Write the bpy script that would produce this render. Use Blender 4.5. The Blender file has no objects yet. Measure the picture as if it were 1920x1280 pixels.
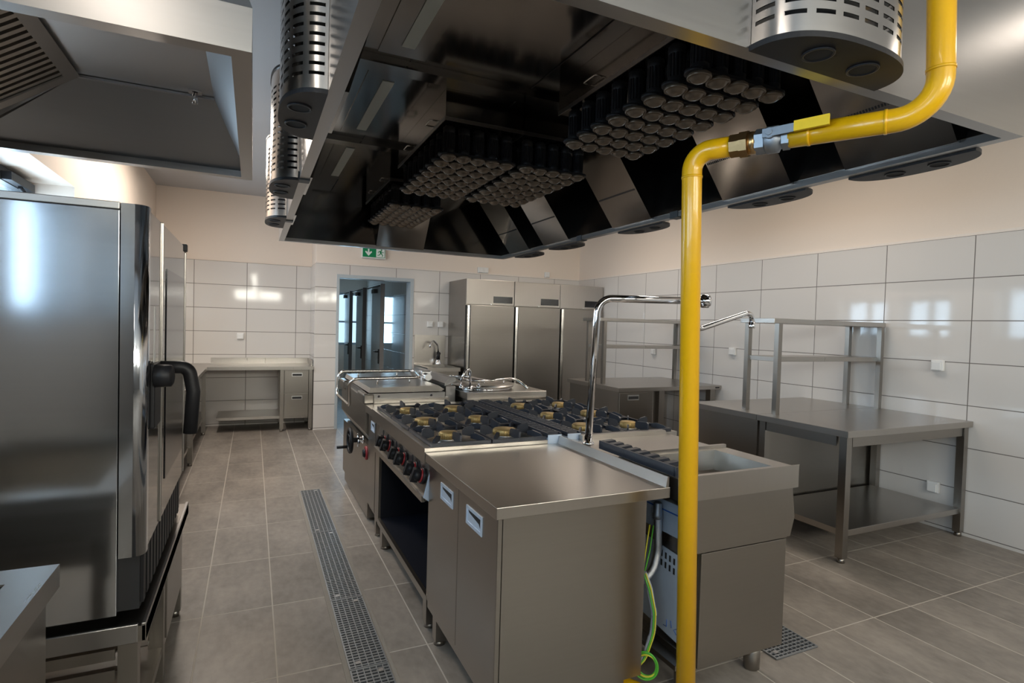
import bpy, bmesh, math, random
from mathutils import Vector, Matrix
random.seed(7)
SC = bpy.context.scene
COL = SC.collection
PI = math.pi

# ------------------------------------------------------------------ camera
F_PX, YAW, PITCH, ROLL, EYE = 1050.325, 0.43393885, -0.02779924, -0.02805265, 1.45
fw = Vector((math.sin(YAW)*math.cos(PITCH), math.cos(YAW)*math.cos(PITCH), math.sin(PITCH)))
rt = Vector((math.cos(YAW), -math.sin(YAW), 0))
dn = fw.cross(rt)
c_, s_ = math.cos(ROLL), math.sin(ROLL)
rt, dn = c_*rt + s_*dn, -s_*rt + c_*dn
cam = bpy.data.objects.new('camera', bpy.data.cameras.new('camera'))
COL.objects.link(cam)
m = Matrix.Identity(4)
for r in range(3):
    m[r][0], m[r][1], m[r][2] = rt[r], -dn[r], -fw[r]
m[2][3] = EYE
cam.matrix_world = m
cam.data.sensor_width = 36
cam.data.lens = F_PX/1920*36
cam.data.clip_start = 0.02
SC.camera = cam

# ------------------------------------------------------------------ sky, daylight, exposure
vs = SC.view_settings
SC.display_settings.display_device = 'sRGB'
vs.view_transform = 'Standard'
vs.look = 'None'
vs.gamma = 1
vs.use_curve_mapping = False
vs.exposure = 0.12
w = bpy.data.worlds.new('sky'); SC.world = w; w.use_nodes = True
bg = w.node_tree.nodes['Background']
bg.inputs[0].default_value = (0.62, 0.80, 1.0, 1); bg.inputs[1].default_value = 1.5

def daylight(name, loc, size, d, energy, color, spread=180):
    l = bpy.data.lights.new(name, 'AREA'); l.shape = 'RECTANGLE'
    l.size, l.size_y = size; l.energy = energy; l.color = color; l.spread = math.radians(spread)
    o = bpy.data.objects.new(name, l); COL.objects.link(o)
    o.location = loc
    o.rotation_euler = Vector(d).to_track_quat('-Z', 'Y').to_euler()
    return o
COOL, WARM = (0.70, 0.85, 1.0), (1.0, 0.86, 0.70)
RS, RH = 2.0, 2.95                                    # sill and head of the high rear windows
SILL, HEAD = 1.42, 2.33
WINS = [(-2.9, -1.5, HEAD), (-1.3, 0.1, HEAD), (0.3, 1.5, HEAD), (3.3, 4.86, HEAD), (5.5, 6.35, 2.18), (6.55, 7.5, 2.18)]
for a, b, h in WINS:
    daylight('window_daylight', (-1.52, (a+b)/2, (SILL+h)/2), (b-a, h-SILL), (1, 0, 0), (36 if b < 2 else 32)*(b-a), COOL)
BACKWIN = [(-0.6, 0.9), (1.5, 3.0), (3.3, 4.5)]
for a, b in BACKWIN:
    daylight('rear_window_daylight', ((a+b)/2, -3.52, (RS+RH)/2), (b-a, RH-RS), (0, 1, 0), 85*(b-a), WARM)
daylight('corridor_daylight', (1.85, 12.5, 1.5), (0.5, 1.1), (0, -1, 0), 24, (0.55, 0.80, 1.0))

ADDED_LAMPS = [(3.55, 0.9), (3.55, 3.3), (3.55, 5.7), (-.42, 5.2), (-.42, 6.2), (-.62, -.15)]   # assumed ceiling lamps, added out of view to brighten the room
for x, y in ADDED_LAMPS: daylight('added_lamp_light', (x, y, 3.03), (.26, 1.15), (0, 0, -1), (5 if x > 1 else 8) if y < 1 else (16 if x > 1 else 27), (1.0, .89, .78))

# ------------------------------------------------------------------ materials
def new_mat(name):
    mt = bpy.data.materials.new(name); mt.use_nodes = True
    return mt, mt.node_tree.nodes, mt.node_tree.links, mt.node_tree.nodes['Principled BSDF']
def plain(name, col, rough=.5, metal=0, bump=0, scale=40, spec=.5, coat=0, var=0.06):
    mt, N, L, P = new_mat(name)
    P.inputs['Base Color'].default_value = (*col, 1)
    P.inputs['Roughness'].default_value = rough
    P.inputs['Metallic'].default_value = metal
    P.inputs['Specular IOR Level'].default_value = spec
    P.inputs['Coat Weight'].default_value = coat
    tc = N.new('ShaderNodeTexCoord'); nz = N.new('ShaderNodeTexNoise')
    nz.inputs['Scale'].default_value = scale; L.new(tc.outputs['Object'], nz.inputs['Vector'])
    hs = N.new('ShaderNodeHueSaturation'); hs.inputs['Color'].default_value = (*col, 1)
    mr = N.new('ShaderNodeMapRange'); mr.inputs['To Min'].default_value = 1-var; mr.inputs['To Max'].default_value = 1+var
    L.new(nz.outputs['Fac'], mr.inputs['Value']); L.new(mr.outputs[0], hs.inputs['Value']); L.new(hs.outputs[0], P.inputs['Base Color'])
    if bump:
        b = N.new('ShaderNodeBump'); b.inputs['Strength'].default_value = bump; b.inputs['Distance'].default_value = .002
        L.new(nz.outputs['Fac'], b.inputs['Height']); L.new(b.outputs[0], P.inputs['Normal'])
    return mt
def steel(name, col=(.335, .31, .28), rough=.27, stretch=(1.5, 1.5, 130), spread=.05, aniso=0.0):
    """brushed stainless: fine streaks in the roughness and the grain"""
    mt, N, L, P = new_mat(name)
    P.inputs['Metallic'].default_value = 1
    tc = N.new('ShaderNodeTexCoord'); mp = N.new('ShaderNodeMapping'); mp.inputs['Scale'].default_value = stretch
    nz = N.new('ShaderNodeTexNoise'); nz.inputs['Scale'].default_value = 1.0; nz.inputs['Detail'].default_value = 3
    L.new(tc.outputs['Object'], mp.inputs[0]); L.new(mp.outputs[0], nz.inputs['Vector'])
    n2 = N.new('ShaderNodeTexNoise'); n2.inputs['Scale'].default_value = 3.0; n2.inputs['Detail'].default_value = 4
    L.new(tc.outputs['Object'], n2.inputs['Vector'])
    ad = N.new('ShaderNodeMath'); ad.operation = 'ADD'; L.new(nz.outputs['Fac'], ad.inputs[0]); L.new(n2.outputs['Fac'], ad.inputs[1])
    mr = N.new('ShaderNodeMapRange'); mr.inputs['From Min'].default_value = .5; mr.inputs['From Max'].default_value = 1.5
    mr.inputs['To Min'].default_value = rough-spread/2; mr.inputs['To Max'].default_value = rough+spread/2
    L.new(ad.outputs[0], mr.inputs['Value']); L.new(mr.outputs[0], P.inputs['Roughness'])
    mx = N.new('ShaderNodeMix'); mx.data_type = 'RGBA'
    mx.inputs[6].default_value = (*[v*.97 for v in col], 1); mx.inputs[7].default_value = (*[min(1, v*1.03) for v in col], 1)
    L.new(nz.outputs['Fac'], mx.inputs[0]); L.new(mx.outputs[2], P.inputs['Base Color'])
    return mt
def tiled(name, ax, per, off, base, grout, gw, rough, var=.05, mottled=0, stone=None, bump=.6):
    mt, N, L, P = new_mat(name)
    tc = N.new('ShaderNodeTexCoord'); sp = N.new('ShaderNodeSeparateXYZ'); L.new(tc.outputs['Object'], sp.inputs[0])
    def M(op, a, b=None, c=None):
        n = N.new('ShaderNodeMath'); n.operation = op
        for i, v in enumerate((a, b, c)):
            if v is None: continue
            if isinstance(v, (int, float)): n.inputs[i].default_value = v
            else: L.new(v, n.inputs[i])
        return n.outputs[0]
    masks, ids = [], []
    for i in (0, 1):
        v = sp.outputs['XYZ'.index(ax[i])]
        u = M('DIVIDE', M('SUBTRACT', v, off[i]), per[i])
        f = M('FRACT', u); ids.append(M('FLOOR', u))
        d = M('MULTIPLY', M('MINIMUM', f, M('SUBTRACT', 1.0, f)), per[i])
        mr = N.new('ShaderNodeMapRange'); mr.inputs['From Min'].default_value = gw*.42; mr.inputs['From Max'].default_value = gw*.58
        L.new(d, mr.inputs['Value']); masks.append(mr.outputs[0])
    tile = M('MULTIPLY', masks[0], masks[1])
    cb = N.new('ShaderNodeCombineXYZ'); L.new(ids[0], cb.inputs[0]); L.new(ids[1], cb.inputs[1])
    wn = N.new('ShaderNodeTexWhiteNoise'); wn.noise_dimensions = '2D'; L.new(cb.outputs[0], wn.inputs['Vector'])
    hs = N.new('ShaderNodeHueSaturation'); hs.inputs['Color'].default_value = (*base, 1)
    val = M('MULTIPLY_ADD', wn.outputs['Value'], var*2, 1-var)
    if mottled:
        mp = N.new('ShaderNodeMapping'); mp.inputs['Scale'].default_value = stone or (1, 1, 1)
        L.new(tc.outputs['Object'], mp.inputs[0])
        n1 = N.new('ShaderNodeTexNoise'); n1.inputs['Scale'].default_value = 2.6; n1.inputs['Detail'].default_value = 8; n1.inputs['Roughness'].default_value = .68
        L.new(mp.outputs[0], n1.inputs['Vector'])
        n3 = N.new('ShaderNodeTexNoise'); n3.inputs['Scale'].default_value = 30; n3.inputs['Detail'].default_value = 5
        L.new(mp.outputs[0], n3.inputs['Vector'])
        val = M('ADD', val, M('MULTIPLY', M('SUBTRACT', n1.outputs['Fac'], .5), mottled*2))
        val = M('ADD', val, M('MULTIPLY', M('SUBTRACT', n3.outputs['Fac'], .5), mottled*.7))
    L.new(val, hs.inputs['Value'])
    mx = N.new('ShaderNodeMix'); mx.data_type = 'RGBA'; mx.inputs[6].default_value = (*grout, 1)
    L.new(hs.outputs[0], mx.inputs[7]); L.new(tile, mx.inputs[0]); L.new(mx.outputs[2], P.inputs['Base Color'])
    rr = N.new('ShaderNodeMapRange'); rr.inputs['To Min'].default_value = .8; rr.inputs['To Max'].default_value = rough
    L.new(tile, rr.inputs['Value']); L.new(rr.outputs[0], P.inputs['Roughness'])
    b = N.new('ShaderNodeBump'); b.inputs['Strength'].default_value = bump; b.inputs['Distance'].default_value = .0015
    L.new(tile, b.inputs['Height']); L.new(b.outputs[0], P.inputs['Normal'])
    return mt
def glass(name, tint, fac=.12, rough=.02):
    mt, N, L, P = new_mat(name)
    P.inputs['Base Color'].default_value = (*tint, 1); P.inputs['Roughness'].default_value = rough
    t = N.new('ShaderNodeBsdfTransparent'); t.inputs[0].default_value = (*[.5+.5*v for v in tint], 1)
    mx = N.new('ShaderNodeMixShader'); mx.inputs[0].default_value = fac
    L.new(t.outputs[0], mx.inputs[1]); L.new(P.outputs[0], mx.inputs[2])
    L.new(mx.outputs[0], N['Material Output'].inputs['Surface'])
    return mt

ST = steel('brushed_steel_vertical_face', rough=.30)  # darker copy of the steel: the fronts' dim reflections put into its colour
ST_TOP = steel('brushed_steel_worktop', (.47, .44, .405), .29, (70, 2, 2))  # lighter copy of the same steel, painted for the brighter-lit tops
ST_BR = steel('polished_steel_hood_lining', (.30, .285, .27), .13, (2, 90, 2), .03)  # same steel darkened, the hood's inner shade put into its colour
ST_OUT = steel('hood_outer_steel', (.41, .40, .39), .30, (2, 2, 110))
ST_IN = steel('matt_hood_inner_steel', (.50, .50, .505), .46, (2, 2, 90), .05)
ST_OV = steel('oven_side_steel', (.62, .65, .69), .13, (1.2, 1.2, 160), .02)  # bluish tone puts the reflected window light into the steel
ST_DIF = steel('perforated_sheet_steel', (.62, .60, .58), .22, (2, 2, 120))
CHROME = plain('chrome', (.78, .78, .80), .08, 1, var=.01)
TUBE = plain('satin_tube_steel', (.62, .60, .57), .2, 1, var=.02)
IRON = plain('enamelled_cast_iron', (.022, .025, .034), .38, 0, .25, 180)
BLACK = plain('black_plastic', (.013, .013, .015), .45, 0, spec=.3, var=.1)
DARK = plain('dark_void_lining', (.012, .012, .013), .7)
NAVY = plain('dark_navy_cabinet_lining', (.010, .012, .019), .35, .0)  # near-black navy over the whole cupboard inside
RED = plain('red_marking', (.30, .02, .025), .4)
BRASS = plain('brass_burner_cap', (.46, .32, .13), .48, .7, .2, 200, var=.12)
BRONZE = plain('brass_fitting', (.50, .34, .17), .30, 1, .1, 90, var=.1)
ALU = plain('cast_aluminium', (.66, .66, .66), .35, 1, .1, 120)
LENS = plain('smoked_filter_cup', (.155, .118, .085), .24, .35, var=.08)
YEL = plain('yellow_gas_pipe_paint', (.76, .405, .002), .30, 0, .35, 26, coat=.3, var=.04)
YELV = plain('yellow_vinyl_grip', (.80, .55, .02), .4, 0)
ZINC = plain('nickel_plated_valve', (.33, .36, .40), .52, 1, .1, 60)
PAINT = plain('cream_wall_paint', (.81, .705, .61), .75, 0, .06, 90, var=.015)
GREYW = plain('darkened_unseen_wall', (.20, .185, .17), .7, 0, .05, 90, var=.02)  # unseen walls made dark so the steel facing them reflects darker
CEILP = plain('ceiling_paint', (.46, .455, .46), .8, 0, .05, 90, var=.015)
WHITE = plain('white_plastic', (.78, .77, .75), .35, var=.01)
FILM = plain('pale_blue_protective_film', (.55, .64, .76), .35, .3, .1, 30)
DARKFR = plain('anthracite_window_frame', (.045, .05, .055), .45)
GREYFR = plain('grey_door_frame', (.42, .47, .50), .45)
DOORG = plain('pale_blue_grey_door_leaf', (.46, .55, .60), .38, .0, var=.02)
DOORE = plain('brown_grey_door_edge', (.17, .16, .16), .5)
GREEN = plain('exit_sign_green', (.0, .25, .09), .4, var=.01)
PICT = plain('exit_sign_white', (.85, .88, .85), .4, var=.01)
GALV = plain('galvanised_grating', (.40, .42, .44), .42, .85, .1, 90, var=.12)
PIT = plain('drain_pit_dark', (.02, .021, .022), .8)
MORTAR = plain('drain_edge_mortar', (.30, .27, .23), .8, 0, .4, 120)
GLS = glass('clear_window_glass', (.8, .9, .95))
DGLS = plain('dark_mirror_oven_glass', (.20, .19, .18), .05, .75, var=.02)
DISP = plain('dark_display', (.008, .008, .010), .12)
LAMPG = plain('frosted_lamp_glass', (.46, .50, .48), .35, 0, var=.02)
CABLE = plain('green_yellow_cable', (.10, .45, .04), .4, var=.02)
CABLEY = plain('yellow_cable', (.62, .58, .03), .4, var=.02)
CONDUIT = plain('grey_corrugated_conduit', (.50, .53, .57), .45)
BRAID = plain('braided_steel_hose', (.55, .55, .56), .3, 1, .9, 420, var=.25)
INKB = plain('blue_ink', (.03, .12, .45), .5)
WT_R = tiled('wall_tile_yz', 'YZ', (.628, .3115), (2.31, 2.205-.3115*10+.0), (.68, .645, .61), (.16, .14, .125), .006, .06, .012)
WT_B = tiled('wall_tile_xz', 'XZ', (.628, .3115), (.75-.628*.32, 2.205-.3115*10), (.68, .645, .61), (.20, .18, .16), .007, .06, .012)
FT = tiled('floor_tile', 'XY', (.313, .625), (.11, 2.41), (.265, .232, .20), (.50, .45, .39), .0065, .42, .09, .8, (1, .55, 1), .4)

# ------------------------------------------------------------------ mesh helpers
class S:
    """collects shapes into one mesh"""
    def __init__(s): s.bm = bmesh.new(); s.mi = 0
    def _fin(s, geom_faces, smooth=False):
        for f in geom_faces: f.material_index = s.mi; f.smooth = smooth
    def box(s, x0, x1, y0, y1, z0, z1, bev=0):
        vs_ = [s.bm.verts.new((x, y, z)) for z in (z0, z1) for y in (y0, y1) for x in (x0, x1)]
        q = [(0, 2, 3, 1), (4, 5, 7, 6), (0, 1, 5, 4), (2, 6, 7, 3), (0, 4, 6, 2), (1, 3, 7, 5)]
        fs = [s.bm.faces.new([vs_[i] for i in k]) for k in q]
        s._fin(fs)
        if bev:
            es = list({e for f in fs for e in f.edges})
            r = bmesh.ops.bevel(s.bm, geom=es, offset=bev, segments=2, affect='EDGES', profile=.5)
            s._fin(r['faces'])
        return s
    def prism(s, poly, vec, smooth=False):
        a = [s.bm.verts.new(p) for p in poly]; b = [s.bm.verts.new(Vector(p)+Vector(vec)) for p in poly]
        n = len(a)
        s._fin([s.bm.faces.new(a[::-1]), s.bm.faces.new(b)])
        s._fin([s.bm.faces.new((a[i], a[(i+1) % n], b[(i+1) % n], b[i])) for i in range(n)], smooth)
        return s
    def quad(s, *p):
        s._fin([s.bm.faces.new([s.bm.verts.new(q) for q in p])]); return s
    def cyl(s, p0, p1, r0, r1=None, seg=24, smooth=True):
        p0, p1 = Vector(p0), Vector(p1); r1 = r0 if r1 is None else r1
        d = (p1-p0).normalized(); u = d.orthogonal().normalized(); v = d.cross(u)
        cs = [(math.cos(2*PI*i/seg), math.sin(2*PI*i/seg)) for i in range(seg)]
        a = [s.bm.verts.new(p0+r0*(x*u+y*v)) for x, y in cs]; b = [s.bm.verts.new(p1+r1*(x*u+y*v)) for x, y in cs]
        s._fin([s.bm.faces.new(a[::-1]), s.bm.faces.new(b)])
        s._fin([s.bm.faces.new((a[i], a[(i+1) % seg], b[(i+1) % seg], b[i])) for i in range(seg)], smooth)
        return s
    def lathe(s, prof, o, axis=(0, 0, 1), seg=32, sharp=False):
        """profile of (radius, height) turned about an axis through o"""
        o = Vector(o); d = Vector(axis).normalized(); u = d.orthogonal().normalized(); v = d.cross(u)
        rings = []
        for r, h in prof:
            if r < 1e-6: rings.append([s.bm.verts.new(o+d*h)])
            else: rings.append([s.bm.verts.new(o+d*h+r*(math.cos(2*PI*i/seg)*u+math.sin(2*PI*i/seg)*v)) for i in range(seg)])
        fs = []
        for A, B_ in zip(rings, rings[1:]):
            for i in range(seg):
                j = (i+1) % seg
                q = [A[i % len(A)], A[j % len(A)], B_[j % len(B_)], B_[i % len(B_)]]
                q = [x for k, x in enumerate(q) if x not in q[:k]]
                if len(q) > 2: fs.append(s.bm.faces.new(q))
        s._fin(fs, not sharp)
        for R_, fl in ((rings[0], True), (rings[-1], False)):
            if len(R_) > 1: s._fin([s.bm.faces.new(R_[::-1] if fl else R_)])
        return s
    def tube(s, pts, r, seg=14, closed=False, rs=None):
        pts = [Vector(p) for p in pts]; n = len(pts)
        tan = []
        for i in range(n):
            a = pts[i-1] if (closed or i > 0) else pts[i]; b = pts[(i+1) % n] if (closed or i < n-1) else pts[i]
            tan.append((b-a).normalized())
        u = tan[0].orthogonal().normalized(); rings = []
        for i in range(n):
            t = tan[i]; u = (u-u.dot(t)*t).normalized(); v = t.cross(u); rr = rs[i] if rs else r
            rings.append([s.bm.verts.new(pts[i]+rr*(math.cos(2*PI*k/seg)*u+math.sin(2*PI*k/seg)*v)) for k in range(seg)])
        last = n if closed else n-1
        for i in range(last):
            A, B_ = rings[i], rings[(i+1) % n]
            sh = 0
            if closed and i == n-1:
                sh = min(range(seg), key=lambda k: (A[0].co-B_[k].co).length)
            s._fin([s.bm.faces.new((A[k], A[(k+1) % seg], B_[(k+1+sh) % seg], B_[(k+sh) % seg])) for k in range(seg)], True)
        if not closed:
            s._fin([s.bm.faces.new(rings[0][::-1]), s.bm.faces.new(rings[-1])])
        return s
    def use(s, i): s.mi = i; return s
    def to(s, name, mats, parent=None, **props):
        o = link_mesh(name, s.mesh(name, mats, root_of(parent)), parent)
        for k, v in props.items(): o[k] = v
        return o
    def mesh(s, name, mats, root=None):
        if root is not None: bmesh.ops.translate(s.bm, verts=s.bm.verts, vec=-Vector(root.location))
        bmesh.ops.recalc_face_normals(s.bm, faces=s.bm.faces)
        me = bpy.data.meshes.new(name); s.bm.to_mesh(me); s.bm.free()
        for mt in (mats if isinstance(mats, (list, tuple)) else [mats]): me.materials.append(mt)
        return me
def root_of(o):
    while o is not None and o.parent is not None: o = o.parent
    return o
def link_mesh(name, me, parent=None, loc=(0, 0, 0)):
    o = bpy.data.objects.new(name, me); COL.objects.link(o)
    if parent is not None: o.parent = parent
    o.location = loc
    return o
def thing(name, label, cat, loc=(0, 0, 0), group=None):
    o = bpy.data.objects.new(name, None); COL.objects.link(o)
    o.empty_display_size = .05; o.location = loc
    return tag(o, label, cat, group)
def tag(o, label, cat, group=None):
    o['label'] = label; o['category'] = cat
    if group: o['group'] = group
    return o
def struct(o): o['kind'] = 'structure'; return o
def fillet(pts, r, n=6, closed=False):
    """round the corners of a polyline"""
    pts = [Vector(p) for p in pts]; out = []
    N_ = len(pts)
    for i, p in enumerate(pts):
        if not closed and i in (0, N_-1): out.append(p); continue
        a, b = pts[i-1], pts[(i+1) % N_]
        ua, ub = (a-p).normalized(), (b-p).normalized()
        ang = ua.angle(ub)
        if ang > PI-.01: out.append(p); continue
        t = min(r/math.tan(ang/2), (a-p).length*.49, (b-p).length*.49)
        rr = t*math.tan(ang/2); ctr = p+(ua+ub).normalized()*(rr/math.sin(ang/2))
        s0 = p+ua*t-ctr; s1 = p+ub*t-ctr; th = s0.angle(s1); ax = s0.cross(s1).normalized()
        for k in range(n+1): out.append(ctr+Matrix.Rotation(th*k/n, 3, ax) @ s0)
    return out
def rect_pts(*p): return p

# ------------------------------------------------------------------ the room
XL, XR, YB, YB2, YF, ZC = -1.14, 4.78, 7.80, 8.45, -3.2, 3.12
TT = 2.205                                            # top of the tiling
struct(S().box(-1.6, 5.1, -3.6, 12.7, -.12, 0).to('floor', FT))
struct(S().box(-1.6, 5.1, -3.6, 8.7, ZC, ZC+.12).to('ceiling', CEILP))
wl = S()
ys = [YF-.2] + [v for a, b, h in WINS for v in (a, b)] + [YB2+.2]
for i in range(0, len(ys), 2):
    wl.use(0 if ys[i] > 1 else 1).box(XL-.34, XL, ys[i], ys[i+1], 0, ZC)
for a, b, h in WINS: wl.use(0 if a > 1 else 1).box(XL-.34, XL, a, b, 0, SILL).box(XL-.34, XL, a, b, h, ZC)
struct(wl.to('wall_left', [PAINT, GREYW]))
tl = S().box(XL, XL+.012, 1.7, YB2-.012, 0, SILL)
for i in range(6, len(ys), 2): tl.box(XL, XL+.012, max(ys[i], 1.7), min(ys[i+1], YB2-.012), SILL, TT)
struct(tl.to('wall_left_tiles', WT_R))
for k, (a, b, h) in enumerate(WINS):
    x0, x1 = XL-.32, XL-.24
    wo = struct(S().box(x0, x1, a, a+.07, SILL, h).box(x0, x1, b-.07, b, SILL, h).box(x0, x1, a+.07, b-.07, SILL, SILL+.07)
                .box(x0, x1, a+.07, b-.07, h-.09, h).box(x0, x1, (a+b)/2-.04, (a+b)/2+.04, SILL+.07, h-.09).to('window_%d' % (k+1), DARKFR))
    S().box(x0+.035, x0+.041, a+.07, (a+b)/2-.04, SILL+.07, h-.09).box(x0+.035, x0+.041, (a+b)/2+.04, b-.07, SILL+.07, h-.09).to('window_pane', GLS, wo)
    S().box(x1, x1+.05, b-.50, b-.10, h-.085, h-.035).tube([(x1+.03, b-.3, h-.09), (x1+.05, b-.2, h-.14), (x1+.03, b-.12, h-.18)], .012).to('window_opener', BLACK, wo)
struct(S().box(XR, XR+.25, YF-.2, YB+.2, 0, ZC).to('wall_right', PAINT))
struct(S().box(XR-.012, XR, YF, YB-.012, 0, TT).to('wall_right_tiles', WT_R))
DX0, DX1, DZ = 1.01, 2.055, 2.075
struct(S().box(.75, DX0, YB, YB+.2, 0, ZC).box(DX1, 5.05, YB, YB+.2, 0, ZC).box(DX0, DX1, YB, YB+.2, DZ, ZC)
       .box(.75, .85, YB+.2, YB2+.2, 0, ZC).to('wall_back', PAINT))
struct(S().box(.75, DX0, YB-.012, YB, 0, TT).box(DX1, XR-.012, YB-.012, YB, 0, TT).box(DX0, DX1, YB-.012, YB, DZ, TT).to('wall_back_tiles', WT_B))
struct(S().box(-1.5, .75, YB2, YB2+.2, 0, ZC).to('wall_recess', PAINT))
struct(S().box(XL+.012, .738, YB2-.012, YB2, 0, TT).to('wall_recess_tiles', WT_B))
struct(S().box(.738, .75, YB-.012, YB2, 0, TT).to('wall_recess_side_tiles', WT_R))
fr = S()
ysx = [-1.6] + [v for ab in BACKWIN for v in ab] + [5.1]
for i in range(0, len(ysx), 2): fr.box(ysx[i], ysx[i+1], YF-.2, YF, 0, ZC)
for a, b in BACKWIN: fr.box(a, b, YF-.2, YF, 0, RS).box(a, b, YF-.2, YF, RH, ZC)
struct(fr.to('wall_front', GREYW))
for k, (a, b) in enumerate(BACKWIN):
    wo = struct(S().box(a, a+.07, YF-.15, YF-.08, RS, RH).box(b-.07, b, YF-.15, YF-.08, RS, RH).box(a+.07, b-.07, YF-.15, YF-.08, RS, RS+.07)
                .box(a+.07, b-.07, YF-.15, YF-.08, RH-.07, RH).box((a+b)/2-.03, (a+b)/2+.03, YF-.15, YF-.08, RS+.07, RH-.07).to('window_%d' % (k+8), DARKFR))
    S().box(a+.07, (a+b)/2-.03, YF-.12, YF-.114, RS+.07, RH-.07).box((a+b)/2+.03, b-.07, YF-.12, YF-.114, RS+.07, RH-.07).to('window_pane', GLS, wo)
CREAM = plain('cream_edge_filler', (.80, .72, .65), .6)
struct(S().box(XR-.013, XR, YF, YB-.013, TT, TT+.02).to('trim_2', CREAM))
struct(S().box(.737, DX0, YB-.013, YB, TT, TT+.02).box(DX0, XR-.013, YB-.013, YB, TT, TT+.02).to('trim_3', CREAM))
# doorway frame, corridor behind it
struct(S().box(DX0, DX0+.035, YB-.02, YB+.22, 0, DZ).box(DX1-.045, DX1, YB-.02, YB+.22, 0, DZ).box(DX0+.035, DX1-.045, YB-.02, YB+.22, DZ-.045, DZ).to('trim_1', GREYFR))
CX0, CX1, CYE = .86, 2.22, 12.3
struct(S().box(CX0-.1, CX0, YB+.2, CYE, 0, 2.7).to('wall_corridor_left', PAINT))
struct(S().box(CX1, CX1+.1, YB+.2, CYE, 0, 2.7).to('wall_corridor_right', WT_R))
struct(S().box(CX0-.1, 1.6, CYE, CYE+.1, 0, 2.7).box(2.1, CX1+.1, CYE, CYE+.1, 0, 2.7).box(1.6, 2.1, CYE, CYE+.1, 0, .95).box(1.6, 2.1, CYE, CYE+.1, 2.05, 2.7).to('wall_corridor_end', PAINT))
struct(S().box(CX0-.1, CX1+.1, YB+.2, CYE+.1, 2.7, 2.8).to('ceiling_corridor', CEILP))
wo = struct(S().box(1.6, 1.65, CYE, CYE+.06, .95, 2.05).box(2.05, 2.1, CYE, CYE+.06, .95, 2.05).box(1.65, 2.05, CYE, CYE+.06, 2.0, 2.05).box(1.65, 2.05, CYE, CYE+.06, .95, 1.0).box(1.65, 2.05, CYE, CYE+.06, 1.42, 1.46).to('window_7', GREYFR))
S().box(1.65, 2.05, CYE+.02, CYE+.026, 1.0, 1.42).box(1.65, 2.05, CYE+.02, CYE+.026, 1.46, 2.0).to('window_pane', GLS, wo)
for k, (yn, xn, tilt) in enumerate(((8.50, 1.745, .012), (9.75, 1.70, .012), (11.0, 1.672, .012))):
    dx = struct(thing('door_%d' % (k+1), '', 'door', (xn, yn, 0))); del dx['label'], dx['category']
    L_ = .88; xe = xn+tilt*3
    S().prism([(xn, yn, .02), (xn+.045, yn, .02), (xe+.045, yn+L_, .02), (xe, yn+L_, .02)], (0, 0, 2.0)).to('door_leaf', DOORG, dx)
    S().box(xn-.006, xn+.055, yn-.012, yn, .02, 2.03).to('door_edge', DOORE, dx)
    S().tube(fillet([(xn-.002, yn+.07, 1.0), (xn-.05, yn+.07, 1.0), (xn-.05, yn+.20, 1.0)], .015), .011).box(xn-.012, xn, yn+.045, yn+.095, .82, 1.04).to('door_handle', BLACK, dx)
    S().box(xn-.05, xn, yn+.28, yn+.50, 1.90, 1.96).box(xn-.05, xn-.035, yn-.1, yn+.9, 1.985, 2.0).to('door_closer', BLACK, dx)
LL = ('added unseen ceiling lamp above the near right aisle', 'added unseen ceiling lamp above the steel tables by the right wall', 'added unseen ceiling lamp above the farther steel table', 'added unseen ceiling lamp between the smaller hood and the corner counter', 'added unseen ceiling lamp above the corner counter', 'added unseen ceiling lamp above the sink table')
for (x, y), lb in zip(ADDED_LAMPS, LL):
    t = thing('added_ceiling_lamp', lb, 'lamp', (x, y, 3.04), 'added ceiling lamps')
    S().box(x-.16, x+.16, y-.62, y+.62, 3.045, ZC-.001, .004).to('housing', WHITE, t)
# exit sign
sg = thing('exit_sign', 'green escape route sign with white arrow and running figure above the doorway', 'sign', (1.49, YB-.04, 2.37))
S().box(1.325, 1.645, YB-.045, YB-.001, 2.315, 2.455, .004).to('housing', WHITE, sg)
S().box(1.335, 1.635, YB-.048, YB-.0455, 2.33, 2.45).to('sign_face', GREEN, sg)
ar = S(); y_ = YB-.0505
ar.prism([(1.402, y_, 2.44), (1.402, y_, 2.395), (1.375, y_, 2.412), (1.365, y_, 2.398), (1.412, y_, 2.345), (1.459, y_, 2.398), (1.449, y_, 2.412), (1.422, y_, 2.395), (1.422, y_, 2.44)], (0, .002, 0))
ar.to('arrow', PICT, sg)
S().box(1.515, 1.628, y_, y_+.002, 2.335, 2.448).to('doorway_panel', PICT, sg)
y2 = y_-.002
S().cyl((1.585, y2, 2.434), (1.585, y2+.0015, 2.434), .010, seg=16).prism([(1.555, y2, 2.42), (1.578, y2, 2.425), (1.59, y2, 2.385), (1.568, y2, 2.382)], (0, .0015, 0)).prism([(1.570, y2, 2.388), (1.588, y2, 2.388), (1.606, y2, 2.366), (1.600, y2, 2.345), (1.592, y2, 2.345), (1.595, y2, 2.364)], (0, .0015, 0)).prism([(1.568, y2, 2.388), (1.580, y2, 2.384), (1.555, y2, 2.360), (1.530, y2, 2.358), (1.530, y2, 2.366), (1.550, y2, 2.368)], (0, .0015, 0)).prism([(1.575, y2, 2.424), (1.606, y2, 2.402), (1.615, y2, 2.410), (1.618, y2, 2.404), (1.606, y2, 2.393), (1.576, y2, 2.412)], (0, .0015, 0)).prism([(1.556, y2, 2.422), (1.535, y2, 2.404), (1.540, y2, 2.388), (1.546, y2, 2.390), (1.543, y2, 2.402), (1.560, y2, 2.412)], (0, .0015, 0)).to('running_figure', GREEN, sg)
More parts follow.
